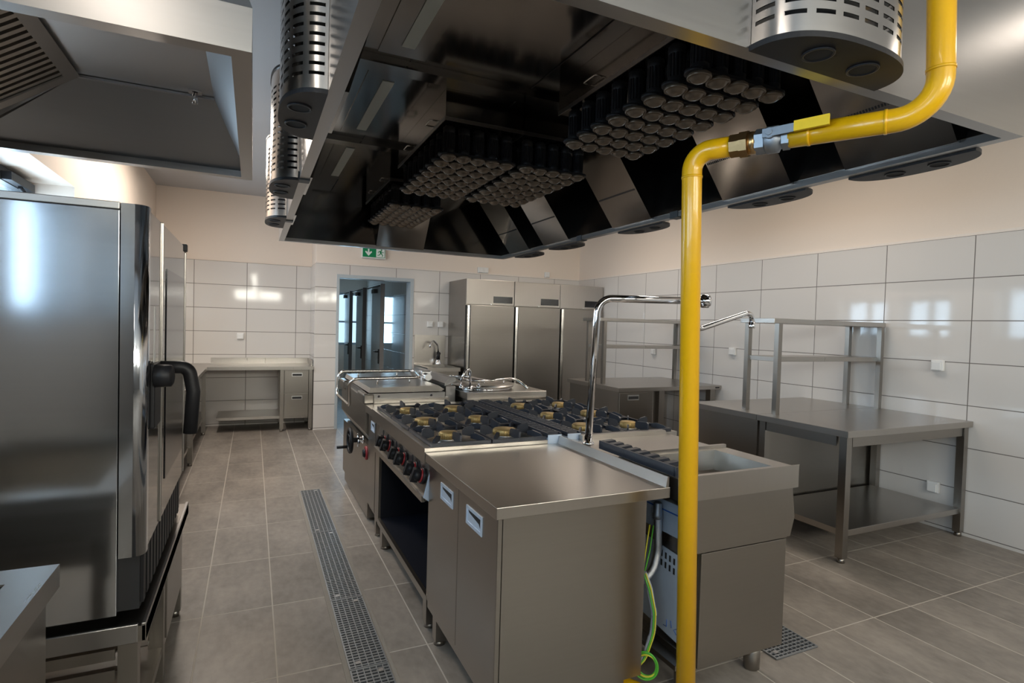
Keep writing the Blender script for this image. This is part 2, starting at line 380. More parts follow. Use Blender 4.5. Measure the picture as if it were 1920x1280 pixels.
# sockets and switches
def outlet(label, p, axis, n=1, lid=True, group=None, name='wall_socket'):
    t = thing(name, label, 'socket' if lid else 'switch', p, group)
    x, y, z = p
    if axis == 'x':
        S().box(x-.032, x, y-.042*n, y+.042*n, z-.042, z+.042, .006).to('plate', WHITE, t)
        for k in range(n):
            yc = y+(k-(n-1)/2)*.084
            S().box(x-.042, x-.031, yc-.032, yc+.032, z-.036, z+.026, .004).to('cover', WHITE, t)
    else:
        S().box(x-.042*n, x+.042*n, y-.032, y, z-.042, z+.042, .006).to('plate', WHITE, t)
        for k in range(n):
            xc = x+(k-(n-1)/2)*.084
            S().box(xc-.032, xc+.032, y-.042, y-.031, z-.036, z+.026, .004).to('cover', WHITE, t)
xr = XR-.012
outlet('white wall socket on the right wall to the right of the large table shelf', (xr, 2.51, 1.24), 'x')
outlet('white wall socket low under the near steel table', (xr, 2.50, .31), 'x')
outlet('white wall socket between the two steel tables near the faucet spout', (xr, 4.53, 1.24), 'x')
outlet('white wall socket behind the shelf of the farther steel table', (xr, 5.85, 1.17), 'x')
outlet('white wall socket above the corner counter by the oven', (-.15, YB2-.012, 1.21), 'y')
outlet('white switch beside the doorway, the one nearer the door frame', (2.30, YB-.012, 1.44), 'y', 1, False, name='wall_switch')
outlet('white switch beside the doorway, the one touching the refrigerator', (2.455, YB-.012, 1.44), 'y', 1, False, name='wall_switch')
outlet('white double socket high on the wall above the first refrigerator', (3.10, YB-.001, 2.265), 'y', 2)
outlet('white single socket high on the wall above the gap over the third refrigerator', (4.18, YB-.001, 2.265), 'y', 1)

# ------------------------------------------------------------------ floor drain gratings
def grating(label, x0, x1, y0, y1, group):
    t = thing('drain_grating', label, 'drain', ((x0+x1)/2, (y0+y1)/2, 0), group)
    S().box(x0, x1, y0, y1, .0005, .002).to('channel', PIT, t)  # flat black plate painted in for the shaded channel under the bars
    g = S()
    g.box(x0, x0+.006, y0, y1, .002, .008).box(x1-.006, x1, y0, y1, .002, .008).box(x0+.006, x1-.006, y0, y0+.006, .002, .008).box(x0+.006, x1-.006, y1-.006, y1, .002, .008)
    n = max(4, round((x1-x0)/.026)); 
    for i in range(1, n): xx = x0+(x1-x0)*i/n; g.box(xx-.0022, xx+.0022, y0+.006, y1-.006, .0025, .0075)
    k = round((y1-y0)/.021)
    for i in range(1, k):
        yy = y0+(y1-y0)*i/k; g.box(x0+.006, x1-.006, yy-.0035, yy+.0035, .002, .0065)
    g.to('bars', GALV, t)
    S().box(x0+.03, x0+.05, y0+.03, y0+.05, .007, .0088).to('fixing_clip', ALU, t)
    S().box(x1-.05, x1-.03, y1-.05, y1-.03, .007, .0088).to('fixing_clip', ALU, t)
grating('slotted steel floor grating at the far end of the aisle drain', .383, .543, 3.975, 5.0, 'gratings of the aisle drain')
grating('slotted steel floor grating second from the far end of the aisle drain', .383, .543, 2.965, 3.97, 'gratings of the aisle drain')
grating('short slotted steel floor grating beside the two-door bench in the aisle', .383, .543, 2.335, 2.96, 'gratings of the aisle drain')
grating('slotted steel floor grating nearest the camera, cut by the bottom edge', .383, .543, 1.33, 2.33, 'gratings of the aisle drain')
grating('small steel floor grating at the foot of the basin unit', 2.13, 2.40, 1.71, 1.99, None)
tag(S().box(.362, .383, 1.33, 5.02, 0, .003).box(.543, .564, 1.33, 5.02, 0, .003).box(.383, .543, 5.0, 5.02, 0, .003).to('drain_edging', MORTAR), 'narrow sandy mortar edging around the long aisle drain', 'edging')

# ------------------------------------------------------------------ cooking island
def foot(t, x, y, h, r=.03, square=True, name='foot'):
    q = S()
    if square: q.box(x-r, x+r, y-r, y+r, .02, h).cyl((x, y, 0), (x, y, .02), r*1.05, r*.9)
    else: q.lathe([(r*.8, 0), (r*.97, .006), (r*.97, .03), (r, .032), (r, h)], (x, y, 0))
    q.to(name, ST if not square else [ST], t)
# bench with two doors
def recess_handle(t, x, y0, y1, z0, z1, sgn=-1):
    e = x+sgn*.0035
    q = S()
    a, b = sorted((x, e))
    q.box(a, b, y0, y0+.012, z0, z1).box(a, b, y1-.012, y1, z0, z1).box(a, b, y0+.012, y1-.012, z1-.012, z1).box(a, b, y0+.012, y1-.012, z0, z0+.012)
    q.box(*sorted((x, x+sgn*.001)), y0+.012, y1-.012, z0+.012, z1-.012)
    q.use(1).prism([(x+sgn*.0012, y0+.012, z1-.012), (x+sgn*.0012, y1-.02, z1-.012), (x+sgn*.0012, y1-.03, z1-.022), (x+sgn*.0012, y0+.03, z1-.034), (x+sgn*.0012, y0+.012, z1-.05)], (sgn*.0008, 0, 0))  # flat dark piece painted as the shade at the top of the recess
    q.to('recessed_handle', [FILM, DARK], t)
BX0, BX1, BY0, BY1 = .752, 1.365, 1.69, 2.495
t = thing('work_bench', 'steel cupboard bench with two doors at the near end of the cooking island', 'bench', (1.06, 2.09, 0))
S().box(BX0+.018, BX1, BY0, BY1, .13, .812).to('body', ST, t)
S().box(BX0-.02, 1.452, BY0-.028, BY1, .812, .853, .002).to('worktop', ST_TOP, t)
S().prism([(1.432, BY0-.026, .853), (1.447, BY0-.026, .853), (1.447, BY0-.026, .893), (1.440, BY0-.026, .893)], (0, BY1-BY0+.026, 0)).to('upstand', ST_TOP, t)
ym = 2.085
for y0, y1, h0 in ((BY0+.004, ym-.002, 1.83), (ym+.002, BY1-.004, 2.15)):
    d = S().box(BX0, BX0+.018, y0, y1, .165, .808, .002).to('door', ST, t)
    recess_handle(d, BX0, h0, h0+.16, .695, .765)
S().box(BX0+.006, BX0+.018, BY0, BY1, .128, .163).to('plinth_rail', ST, t)
for x, y in ((.79, 1.76), (.79, 2.40), (1.27, 1.73), (1.32, 2.40)): foot(t, x, y, .13, .026)

def gas_range(side, label):
    """six-burner range, open cupboard below; side = -1 faces the aisle, +1 faces the right wall"""
    cx = 1.475
    X = lambda v: cx+side*v              # v = distance out from the island's centre line
    def bx(q, v0, v1, *a, **k): return q.box(*sorted((X(v0), X(v1))), *a, **k)
    y0, y1 = 2.503, 3.765
    t = thing('gas_range', label, 'range', (X(.38), (y0+y1)/2, 0), 'six-burner ranges back to back')
    q = S(); bx(q, .03, .715, y0, y0+.02, .135, .80); bx(q, .03, .715, y1-.12, y1, .135, .80); bx(q, .03, .05, y0+.02, y1-.12, .135, .8)
    q.to('side_panels', ST, t)
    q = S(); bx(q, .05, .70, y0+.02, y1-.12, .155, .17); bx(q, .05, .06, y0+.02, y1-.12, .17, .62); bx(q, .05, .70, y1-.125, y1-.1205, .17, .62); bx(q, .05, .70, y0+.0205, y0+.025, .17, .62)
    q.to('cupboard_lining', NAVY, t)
    q = S(); bx(q, .701, .72, y0, y1-.12, .135, .172); q.to('bottom_rail', ST, t)
    q = S(); bx(q, .02, .745, y0, y0+.03, .80, .872); bx(q, .02, .745, y1-.03, y1, .80, .872); bx(q, .72, .745, y0+.03, y1-.03, .80, .872); bx(q, .02, .72, y0+.03, y1-.03, .80, .835)
    q.to('hob_top', ST_TOP, t)
    # sloping control panel
    q = S().prism([(X(.71), y0+.01, .795), (X(.74), y0+.01, .66), (X(.74), y0+.01, .622), (X(.70), y0+.01, .622), (X(.70), y0+.01, .795)], (0, y1-y0-.12, 0))
    pn = q.to('control_panel', ST, t)
    q = S(); bx(q, .735, .752, y0+.01, y1-.11, .618, .645); q.to('panel_flange', ST, pn)
    q = S().prism([(X(.705), y0-.002, .795), (X(.745), y0-.002, .64), (X(.72), y0-.002, .622), (X(.70), y0-.002, .795)], (0, .012, 0)); q.to('panel_end', FILM, pn)
    for ky in (2.57, 2.70, 2.915, 3.045, 3.26, 3.39):
        n = Vector((side*.976, 0, .217)); c = Vector((X(.727), ky, .725))
        k = S().lathe([(.038, -.004), (.038, .011), (.035, .014)], c, n, 28).to('knob', BLACK, t)
        S().lathe([(.033, .013), (.0335, .019), (.030, .021), (.022, .021)], c, n, 28).to('knob_ring', RED, k)
        g = S().lathe([(.0275, .020), (.0265, .045), (.018, .052), (0, .053)], c, n, 24)
        u = Vector((0, 1, 0)); v = n.cross(u)
        dd = (u*.35+v).normalized(); pp = n.cross(dd)
        a = [c+n*.026+dd*s1*.034+pp*s2*.012 for s1, s2 in ((-1, -1), (1, -1), (1, 1), (-1, 1))]
        g.prism(a, n*.034); g.to('knob_grip', BLACK, k)
        S().cyl(c+Vector((side*.006, .055, .045)), c+Vector((side*.0085, .055, .045)), .016, seg=20).to('flame_mark', BLACK, k)
    # flue grille along the centre
    q = S(); bx(q, .018, .098, y0+.0, y1, .872, .884); bx(q, .018, .098, y0-.003, y0, .836, .898); q.to('flue_box', FILM, t)
    q = S(); bx(q, .016, .026, y0+.004, y1, .884, .906); bx(q, .090, .100, y0+.004, y1, .884, .906)
    n = 22
    for i in range(n):
        yy = y0+.02+(y1-y0-.04)*i/(n-1)
        q.prism([(X(.026), yy-.012, .894), (X(.09), yy-.012, .894), (X(.09), yy+.010, .910), (X(.026), yy+.010, .910)], (0, .006, 0))
    q.to('flue_grille', IRON, t)
    # burners and pan supports
    for r in range(3):
        yc = y0+.215+r*.4165
        for v in (.245, .56):
            xc = X(v)
            b = S().lathe([(.075, .836), (.072, .842), (.05, .846), (.050, .862), (.058, .868)], (xc, yc, 0)).to('burner', ALU, t)
            capR = .047 if (r+(v > .4)) % 2 else .061
            cp = S().lathe([(capR-.004, .868), (capR, .872), (capR, .897), (capR-.005, .902), (0, .904)], (xc, yc, 0), seg=40)
            for i in range(28):
                a = 2*PI*i/28; cp.cyl((xc+capR*math.cos(a), yc+capR*math.sin(a), .871), (xc+capR*math.cos(a), yc+capR*math.sin(a), .896), .0022, seg=5)
            cp.to('burner_cap', BRASS, b)
            g = S(); hx, hy = .153, .203; z0, z1 = .872, .889
            for sx in (-1, 1): g.box(*sorted((xc+sx*hx, xc+sx*(hx-.014))), yc-hy, yc+hy, z0, z1)
            for sy in (-1, 1): g.box(xc-hx+.014, xc+hx-.014, *sorted((yc+sy*hy, yc+sy*(hy-.014))), z0, z1)
            for sx, sy in ((1, 0), (-1, 0), (0, 1), (0, -1)):
                L0 = (hx if sx else hy)-.014; L1 = .076
                d = Vector((sx, sy, 0)); p = Vector((-sy, sx, 0))*.005; o = Vector((xc, yc, 0))
                P_ = [o+d*L0-p+Vector((0, 0, .868)), o+d*L1-p+Vector((0, 0, .880)), o+d*L1-p+Vector((0, 0, .908)), o+d*(L1+.015)-p+Vector((0, 0, .918)), o+d*(L0-.012)-p+Vector((0, 0, .926)), o+d*L0-p+Vector((0, 0, .918))]
                g.prism(P_, p*2)
            for sx, sy in ((1, 1), (-1, 1), (1, -1), (-1, -1)):
                a0 = Vector((xc+sx*(hx-.008), yc+sy*(hy-.008), 0)); d = (Vector((xc, yc, 0))-a0).normalized(); p = Vector((-d.y, d.x, 0))*.005
                a1 = a0+d*.105
                P_ = [a0-p+Vector((0, 0, .872)), a1-p+Vector((0, 0, .884)), a1-p+Vector((0, 0, .905)), a1-d*.03-p+Vector((0, 0, .912)), a0+d*.03-p+Vector((0, 0, .900))]
                g.prism(P_, p*2)
            g.to('pan_support', IRON, t)
    for vy in (y0+.06, y1-.2):
        for v in (.08, .68): foot(t, X(v), vy, .135, .03)
    return t
gas_range(-1, 'six-burner gas range with black and red knobs facing the aisle')
gas_range(1, 'six-burner gas range on the far side of the black flue grille')

# neutral strip cabinet between range and tilting pan
t = thing('filler_cabinet', 'narrow steel filler cabinet between the gas range and the tilting pan', 'cabinet', (1.1, 3.90, 0))
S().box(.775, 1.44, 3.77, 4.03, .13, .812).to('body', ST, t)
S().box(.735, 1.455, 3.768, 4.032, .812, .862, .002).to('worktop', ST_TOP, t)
d = S().box(.758, .775, 3.774, 4.026, .165, .808, .002).to('door', ST, t)
recess_handle(d, .758, 3.80, 3.92, .70, .765)
for x, y in ((.80, 3.80), (1.40, 3.90)): foot(t, x, y, .13, .026)

# tilting bratt pan
t = thing('tilting_pan', 'steel tilting pan with railed lid and black hand wheel, beyond the first gas range', 'pan', (1.1, 4.65, 0))
S().box(.765, 1.38, 4.04, 5.25, .10, .56).to('cabinet', ST, t)
S().box(.775, 1.36, 4.10, 5.20, .02, .10).to('plinth', ST, t)
S().prism([(.742, 4.05, .895), (.742, 4.05, .66), (.80, 4.05, .57), (1.36, 4.05, .57), (1.36, 4.05, .895)], (0, 1.19, 0)).to('vessel', ST, t)
S().box(.72, .80, 4.045, 4.30, .86, .935, .01).to('lip_guard', ST, t)
S().box(.72, .80, 4.99, 5.245, .86, .935, .01).to('lip_guard', ST, t)
S().box(.755, 1.33, 4.05, 5.24, .895, .935).to('rim_frame', ST_OUT, t)
S().prism([(.765, 4.07, .94), (.775, 4.07, .975), (1.28, 4.07, .985), (1.33, 4.07, .955), (1.30, 4.07, .94)], (0, 1.15, 0)).to('lid', ST_TOP, t)
S().cyl((.83, 4.049, .915), (.83, 4.043, .915), .009, seg=12).to('screw', CHROME, t)
S().cyl((1.22, 4.049, .915), (1.22, 4.043, .915), .009, seg=12).to('screw', CHROME, t)
loop = fillet([(1.31, 4.86, 1.03), (.66, 4.86, 1.03), (.645, 4.86, .84), (.685, 4.42, .80), (.66, 4.30, 1.02), (1.20, 4.30, 1.025)], .06, 5, True)
hr = S().tube(loop, .0115, 12, True).to('lid_handrail', TUBE, t)
for x_, y_ in ((.82, 4.86), (1.15, 4.86), (.87, 4.30), (1.12, 4.30)): S().cyl((x_, y_, .975), (x_, y_, 1.024), .005).to('standoff', TUBE, hr)
S().box(1.27, 1.36, 4.50, 4.60, .97, 1.06, .012).cyl((1.30, 4.40, 1.015), (1.30, 4.72, 1.015), .028).to('lid_hinge', ALU, t)
wh = S(); wy, wz, wx = 4.24, .57, .665
ring = [(wx, wy+.085*math.cos(2*PI*i/32), wz+.085*math.sin(2*PI*i/32)) for i in range(32)]
wh.tube(ring, .013, 10, True)
for k in range(3):
    a = 2*PI*k/3+.5; wh.cyl((wx+.01, wy, wz), (wx, wy+.085*math.cos(a), wz+.085*math.sin(a)), .009, seg=8)
wh.cyl((wx-.005, wy, wz), (.73, wy, wz), .018).cyl((wx, wy+.06, wz-.06), (wx-.085, wy+.06, wz-.06), .011)
wh.to('hand_wheel', BLACK, t)
S().lathe([(.012, 0), (.012, .03), (.02, .035), (.02, .05), (.03, .055), (.03, .065)], (.70, wy, wz), (1, 0, 0)).cyl((.725, wy-.05, wz-.01), (.725, wy+.05, wz+.01), .008, seg=8).cyl((.725, wy, wz-.05), (.725, wy, wz+.05), .008, seg=8).to('wheel_hub', CHROME, t)
k = S().lathe([(.03, 0), (.032, .02), (.024, .03), (.0, .032)], (.765, 4.10, .50), (-1, 0, 0)).to('gas_knob', BLACK, t)
S().lathe([(.05, 0), (.05, .012), (.04, .016)], (.766, 4.10, .50), (-1, 0, 0)).to('knob_ring', RED, k)

# service column and worktop behind the ranges
t = thing('service_housing', 'long steel service housing with sloping top between tilting pan and kettle', 'housing', (1.44, 4.72, 0))
S().box(1.385, 1.462, 4.20, 5.26, .02, .96).to('body', ST_OUT, t)
S().prism([(1.375, 4.20, .965), (1.465, 4.20, 1.0), (1.465, 4.20, 1.028), (1.42, 4.20, 1.028), (1.375, 4.20, .985)], (0, 1.06, 0)).to('sloping_cap', ST_OUT, t)
t = thing('boiling_kettle', 'steel boiling kettle with round lid and hoop handle beyond the second gas range', 'kettle', (1.82, 4.42, 0))
S().box(1.50, 2.14, 4.02, 4.90, .10, .88).to('body', ST, t)
S().box(1.485, 2.17, 3.99, 4.92, .88, .932, .003).to('deck', ST_TOP, t)
S().lathe([(.235, .932), (.235, .945), (.228, .95)], (1.73, 4.29, 0), seg=48).to('kettle_rim', CHROME, t)
S().lathe([(.250, .950), (.256, .957), (.250, .964), (.15, .973), (0, .976)], (1.73, 4.29, 0), seg=48).to('lid', ST_TOP, t)
hp = fillet([(2.09, 4.16, .93), (2.04, 4.31, 1.005), (1.73, 4.16, 1.0), (1.70, 4.55, 1.0), (1.55, 4.62, 1.0)], .07, 7)
hr = S().tube(hp, .011).tube(fillet([(1.56, 4.58, 1.0), (1.60, 4.26, .998), (1.75, 4.17, 1.0)], .06, 6), .011).to('lid_handle', TUBE, t)
S().cyl((1.71, 4.20, .965), (1.71, 4.20, 1.0), .005).to('standoff', TUBE, hr)
S().cyl((1.90, 4.24, .96), (1.90, 4.24, 1.0), .005).to('standoff', TUBE, hr)
for x, y in ((1.55, 4.1), (2.08, 4.1), (1.55, 4.82), (2.08, 4.82)): foot(t, x, y, .10, .026)
t = thing('mixer_tap', 'small chrome mixer tap with cross handles beside the kettle lid', 'tap', (1.545, 4.09, .935))
S().lathe([(.022, .935), (.022, .95), (.014, .955), (.014, .985)], (1.545, 4.09, 0)).cyl((1.49, 4.09, .962), (1.60, 4.09, .962), .011).to('base', CHROME, t)
S().tube(fillet([(1.545, 4.09, .98), (1.545, 4.09, 1.10), (1.50, 4.07, 1.10), (1.455, 4.05, 1.02)], .04, 7), .0095).to('spout', CHROME, t)
for sx in (-1, 1):
    c = (1.545+sx*.055, 4.09, .962)
    S().lathe([(.012, 0), (.018, .012), (.016, .03), (.006, .034)], c, (sx, 0, 0), 16).cyl((c[0]+sx*.02, 4.065, .975), (c[0]+sx*.02, 4.115, .985), .005, seg=8).cyl((c[0]+sx*.02, 4.09, .95), (c[0]+sx*.02, 4.09, 1.005), .005, seg=8).to('handle', CHROME, t)
t = thing('filler_cabinet', 'narrow steel filler cabinet between the second gas range and the kettle', 'cabinet', (1.82, 3.88, 0))
S().box(1.50, 2.13, 3.77, 3.995, .13, .812).to('body', ST, t)
S().box(1.487, 2.17, 3.768, 3.998, .812, .868, .002).to('worktop', ST_TOP, t)
for x, y in ((1.54, 3.82), (2.09, 3.82), (1.54, 3.94), (2.09, 3.94)): foot(t, x, y, .13, .026)

# right row: worktop with faucet, basin unit
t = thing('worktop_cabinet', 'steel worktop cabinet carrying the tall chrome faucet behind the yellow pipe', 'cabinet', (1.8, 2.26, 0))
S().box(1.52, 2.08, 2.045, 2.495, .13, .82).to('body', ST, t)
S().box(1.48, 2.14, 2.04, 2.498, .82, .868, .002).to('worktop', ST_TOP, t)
S().prism([(1.56, 2.462, .868), (2.12, 2.462, .868), (2.10, 2.462, .892), (1.56, 2.462, .892)], (0, .034, 0)).to('upstand', ST_TOP, t)
for x, y in ((1.56, 2.1), (2.04, 2.1), (1.56, 2.44), (2.04, 2.44)): foot(t, x, y, .13, .026)
t = thing('basin_unit', 'steel basin unit with black grille and open side, behind the vertical yellow pipe', 'cooker', (1.8, 1.83, 0))
FY0, FY1 = 1.645, 2.035
S().box(1.60, 2.072, FY0+.012, FY1, .125, .62).box(1.515, 2.072, FY1-.02, FY1, .125, .62).box(1.60, 2.072, FY0+.012, FY1-.02, .62, .795).to('carcass', ST, t)
S().box(1.605, 2.076, FY0, FY0+.012, .12, .578, .001).to('lower_front', ST, t)
S().box(1.500, 2.080, FY0, FY0+.012, .582, .795, .001).to('upper_front', ST, t)
q = S()
q.box(1.478, 2.112, FY0-.02, FY0+.035, .80, .885).box(1.478, 1.555, FY0+.035, FY1, .80, .885).box(2.015, 2.112, FY0+.035, FY1, .80, .885).box(1.555, 2.015, FY1-.03, FY1, .80, .885)
q.prism([(1.478, FY0-.022, .885), (2.108, FY0-.022, .885), (2.112, FY0-.022, .897), (1.478, FY0-.022, .897)], (0, .004, 0))
q.to('top_frame', ST_TOP, t)
S().box(1.50, 2.105, FY1-.012, FY1+.006, .885, .902).to('rear_lip', ST_TOP, t)
q = S(); a = (1.555, 2.015, FY0+.035, FY1-.03)
q.quad((a[0], a[2], .885), (a[1], a[2], .885), (a[1]-.02, a[2]+.02, .74), (a[0]+.02, a[2]+.02, .74)).quad((a[0], a[3], .885), (a[1], a[3], .885), (a[1]-.02, a[3]-.02, .74), (a[0]+.02, a[3]-.02, .74))
q.quad((a[0], a[2], .885), (a[0], a[3], .885), (a[0]+.02, a[3]-.02, .74), (a[0]+.02, a[2]+.02, .74)).quad((a[1], a[2], .885), (a[1], a[3], .885), (a[1]-.02, a[3]-.02, .74), (a[1]-.02, a[2]+.02, .74))
q.quad((a[0]+.02, a[2]+.02, .74), (a[1]-.02, a[2]+.02, .74), (a[1]-.02, a[3]-.02, .74), (a[0]+.02, a[3]-.02, .74))
q.to('basin', ST, t)
q = S().box(1.482, 1.492, FY0+.03, FY1+.16, .887, .925).box(1.482, 1.58, FY0+.022, FY0+.034, .887, .925)
for i in range(8):
    yy = FY0+.08+i*.062
    q.prism([(1.492, yy, .905), (1.545, yy, .905), (1.560, yy, .915), (1.548, yy, .930), (1.492, yy, .926)], (0, .030, 0))
q.to('flue_grille', IRON, t)
S().prism([(2.076, FY0+.01, .80), (2.115, FY0+.01, .80), (2.135, FY0+.01, .66), (2.112, FY0+.01, .58), (2.076, FY0+.01, .58)], (0, FY1-FY0-.02, 0)).to('control_panel', ST, t)
S().box(1.52, 1.60, FY0+.03, FY1-.02, .115, .135).box(1.575, 1.60, FY0+.012, FY1-.02, .135, .16).to('base_frame', ST, t)
for x, y in ((1.98, 1.715), (1.60, 1.72), (1.98, 1.97), (1.58, 1.97)): foot(t, x, y, .125, .034, False)
q = S(); q.prism([(1.592, FY0+.06, .525), (1.592, FY1-.04, .545), (1.592, FY1-.04, .20), (1.592, FY0+.06, .165)], (.004, 0, 0))
pl = q.to('film_covered_side_plate', FILM, t)
q = S()
for i in range(7):
    yy = FY0+.08+i*.026
    for z in (.49, .45): q.box(1.5905, 1.5919, yy, yy+.010, z+(i*.003)-.013, z+(i*.003)+.013)
q.to('vent_slots', DARK, pl)
q = S()
for pts in ([(0, .0), (.02, .012), (.036, .0), (.02, -.012), (0, 0)], [(.05, .0), (.056, .028)], [(.08, .02), (.08, -.01), (.10, -.012)]):
    q.tube([(1.5915, FY0+.09+u, .215+v+u*.05) for u, v in pts], .0016, 6)
q.to('ink_marks', INKB, pl)
S().box(1.588, 1.5995, FY0+.02, FY1-.03, .60, .79).use(1).box(1.587, 1.588, FY0+.02, FY1-.03, .69, .696).to('film_covered_plate', [FILM, INKB], t)

# tall swivel faucet
t = thing('column_faucet', 'tall chrome column faucet with two swing arms standing on the island', 'faucet', (1.535, 2.37, .868))
S().lathe([(.03, .868), (.03, .878), (.021, .884), (.021, .91)], (1.535, 2.37, 0)).to('base', CHROME, t)
S().tube(fillet([(1.535, 2.37, .88), (1.56, 2.36, 1.60), (2.09, 2.22, 1.605)], .075, 9), .0185, 18).to('column', CHROME, t)
S().lathe([(.0, 0), (.028, .004), (.035, .012), (.035, .042), (.026, .05), (.014, .052), (.014, .09)], (2.143, 2.205, 1.605), (-.96, .25, 0), 28).to('valve_knob', CHROME, t)
S().tube(fillet([(2.07, 2.225, 1.60), (2.07, 2.225, 1.452), (2.40, 2.20, 1.553), (2.438, 2.20, 1.545), (2.442, 2.20, 1.50)], .035, 7), .0135, 14).to('swing_arm', CHROME, t)
S().lathe([(.0155, 0), (.017, .006), (.017, .034), (.013, .036)], (2.442, 2.20, 1.473)).to('aerator', CHROME, t)

# ------------------------------------------------------------------ yellow gas pipe
R = .0335
t = thing('gas_pipe', 'yellow painted steel gas pipe dropping from the ceiling in front of the island', 'pipe', (1.43, 1.52, 0))
E1 = Vector((1.371, 1.52, 2.066)); E2 = Vector((1.706, .925, 2.066))
d12 = (E2-E1).normalized()
arc = fillet([(1.436, 1.52, .04), E1, E1+d12*.22], .075, 10)
v0, v1 = E1+d12*.135, E1+d12*.305
p1 = fillet([(1.436, 1.52, .0), E1, v0], .072, 10)
S().tube(p1, R, 28).to('drop_pipe', YEL, t)
p2 = fillet([v1, E2, (1.635, .925, ZC)], .10, 12)
S().tube(p2, R, 28).to('upper_pipe', YEL, t)
def weld(p, d): return [Vector(p)+Vector(d).normalized()*k for k in (-.004, .004)]
q = S()
for p, d in ((E1+Vector((.0027, 0, -.085)), (-.032, 0, 1)), (E1+d12*.36, d12), (E2-d12*.125, d12), (E2+Vector((-.008, 0, .118)), (-.067, 0, 1))):
    a, b = weld(p, d); S().cyl(a, b, R*1.055, seg=28).to('weld_seam', YEL, t)
q = S().lathe([(R*1.18, 0), (R*1.18, .03)], v0-d12*.005, d12, 8, True).lathe([(R*1.3, .03), (R*1.3, .055)], v0-d12*.005, d12, 8, True).lathe([(R*1.1, .055), (R*1.05, .08)], v0-d12*.005, d12, 28)
q.to('brass_union', BRONZE, t)
vb = S().lathe([(R*1.2, .078), (R*1.2, .105)], v0-d12*.005, d12, 6, True).lathe([(R*1.05, .105), (R*1.25, .112), (R*1.25, .145), (R*.95, .15), (R*.95, .16)], v0-d12*.005, d12, 28).lathe([(R*1.12, .157), (R*1.12, .178)], v0-d12*.005, d12, 6, True).to('ball_valve', ZINC, t)
lp = Vector((-.87, -.46, .02)); side_ = (lp-lp.dot(d12)*d12).normalized()
up_ = d12.cross(side_).normalized(); up_ = up_ if up_.z > 0 else -up_
c0 = v0+d12*.122+side_*R*1.25+up_*.006
S().cyl(c0, c0+side_*.014, .016, seg=16).cyl(c0+side_*.014, c0+side_*.022, .010, seg=6).to('valve_spindle', ZINC, vb)
def plate(q, A, B_, hw, th): q.prism([A-up_*hw, B_-up_*hw, B_+up_*hw, A+up_*hw], side_*th); return q
A = c0+side_*.012
S_ = plate(S(), A-d12*.02, A+d12*.075+up_*.004, .013, .004).to('lever', ZINC, vb)
plate(S(), A+d12*.07+up_*.006-side_*.004, A+d12*.165+up_*.010-side_*.004, .0155, .012).to('lever_grip', YELV, S_)
# pipe on the floor feeding the island
tag(S().tube(fillet([(1.16, 2.20, .045), (1.22, 1.98, .045), (1.436, 1.62, .045), (1.436, 1.575, .045)], .1, 6), R, 24).to('gas_pipe', YEL), 'yellow gas pipe lying on the floor under the cupboard bench', 'pipe')
# loose hose, conduit and wires in the gap
t = thing('flexible_hose', 'braided steel gas hose hanging in the gap beside the cupboard bench', 'hose', (1.43, 1.83, .5))
S().tube(fillet([(1.553, 1.85, .69), (1.562, 1.85, .52), (1.53, 1.84, .44), (1.44, 1.84, .40), (1.39, 1.84, .40)], .09, 8), .017, 16).to('hose', BRAID, t)
S().lathe([(.021, .66), (.021, .68), (.018, .684), (.018, .725), (.012, .73)], (1.553, 1.85, 0), seg=20).to('collar', ZINC, t)
t = thing('cable_conduit', 'grey corrugated conduit with green and yellow wires beside the cupboard bench', 'cable', (1.42, 1.78, 0))
pts = [(1.420, 1.76, .49), (1.440, 1.75, .43), (1.464, 1.745, .33), (1.462, 1.745, .25), (1.42, 1.74, .16), (1.39, 1.74, .14)]
cp = fillet(pts, .1, 12)
S().tube(cp, .012, 14, rs=[.0125 if i % 2 else .0105 for i in range(len(cp))]).to('conduit', CONDUIT, t)
q = S(); q.tube([Vector(p)+Vector((-.012, -.014, 0)) for p in cp], .003, 8)
q.tube(fillet([(1.492, 1.80, .655), (1.47, 1.79, .56), (1.43, 1.77, .48)], .1, 6), .003, 8)
for k in range(3):
    r = .055-k*.007
    ring = [(1.405+k*.004+r*.8*math.cos(2*PI*i/28)*.8, 1.715-r*.6*math.cos(2*PI*i/28), .142+r*math.sin(2*PI*i/28)) for i in range(28)]
    q.tube(ring, .0035, 8, True)
q.to('green_wire', CABLE, t)
q = S().tube([Vector(p)+Vector((-.004, -.016, .002)) for p in cp], .003, 8).tube(fillet([(1.473, 1.80, .66), (1.452, 1.79, .58), (1.42, 1.77, .48)], .1, 6), .003, 8)
ring = [(1.408+.042*math.cos(2*PI*i/28)*.8, 1.712-.025*math.cos(2*PI*i/28), .143+.043*math.sin(2*PI*i/28)) for i in range(28)]
q.tube(ring, .0035, 8, True).to('yellow_wire', CABLEY, t)

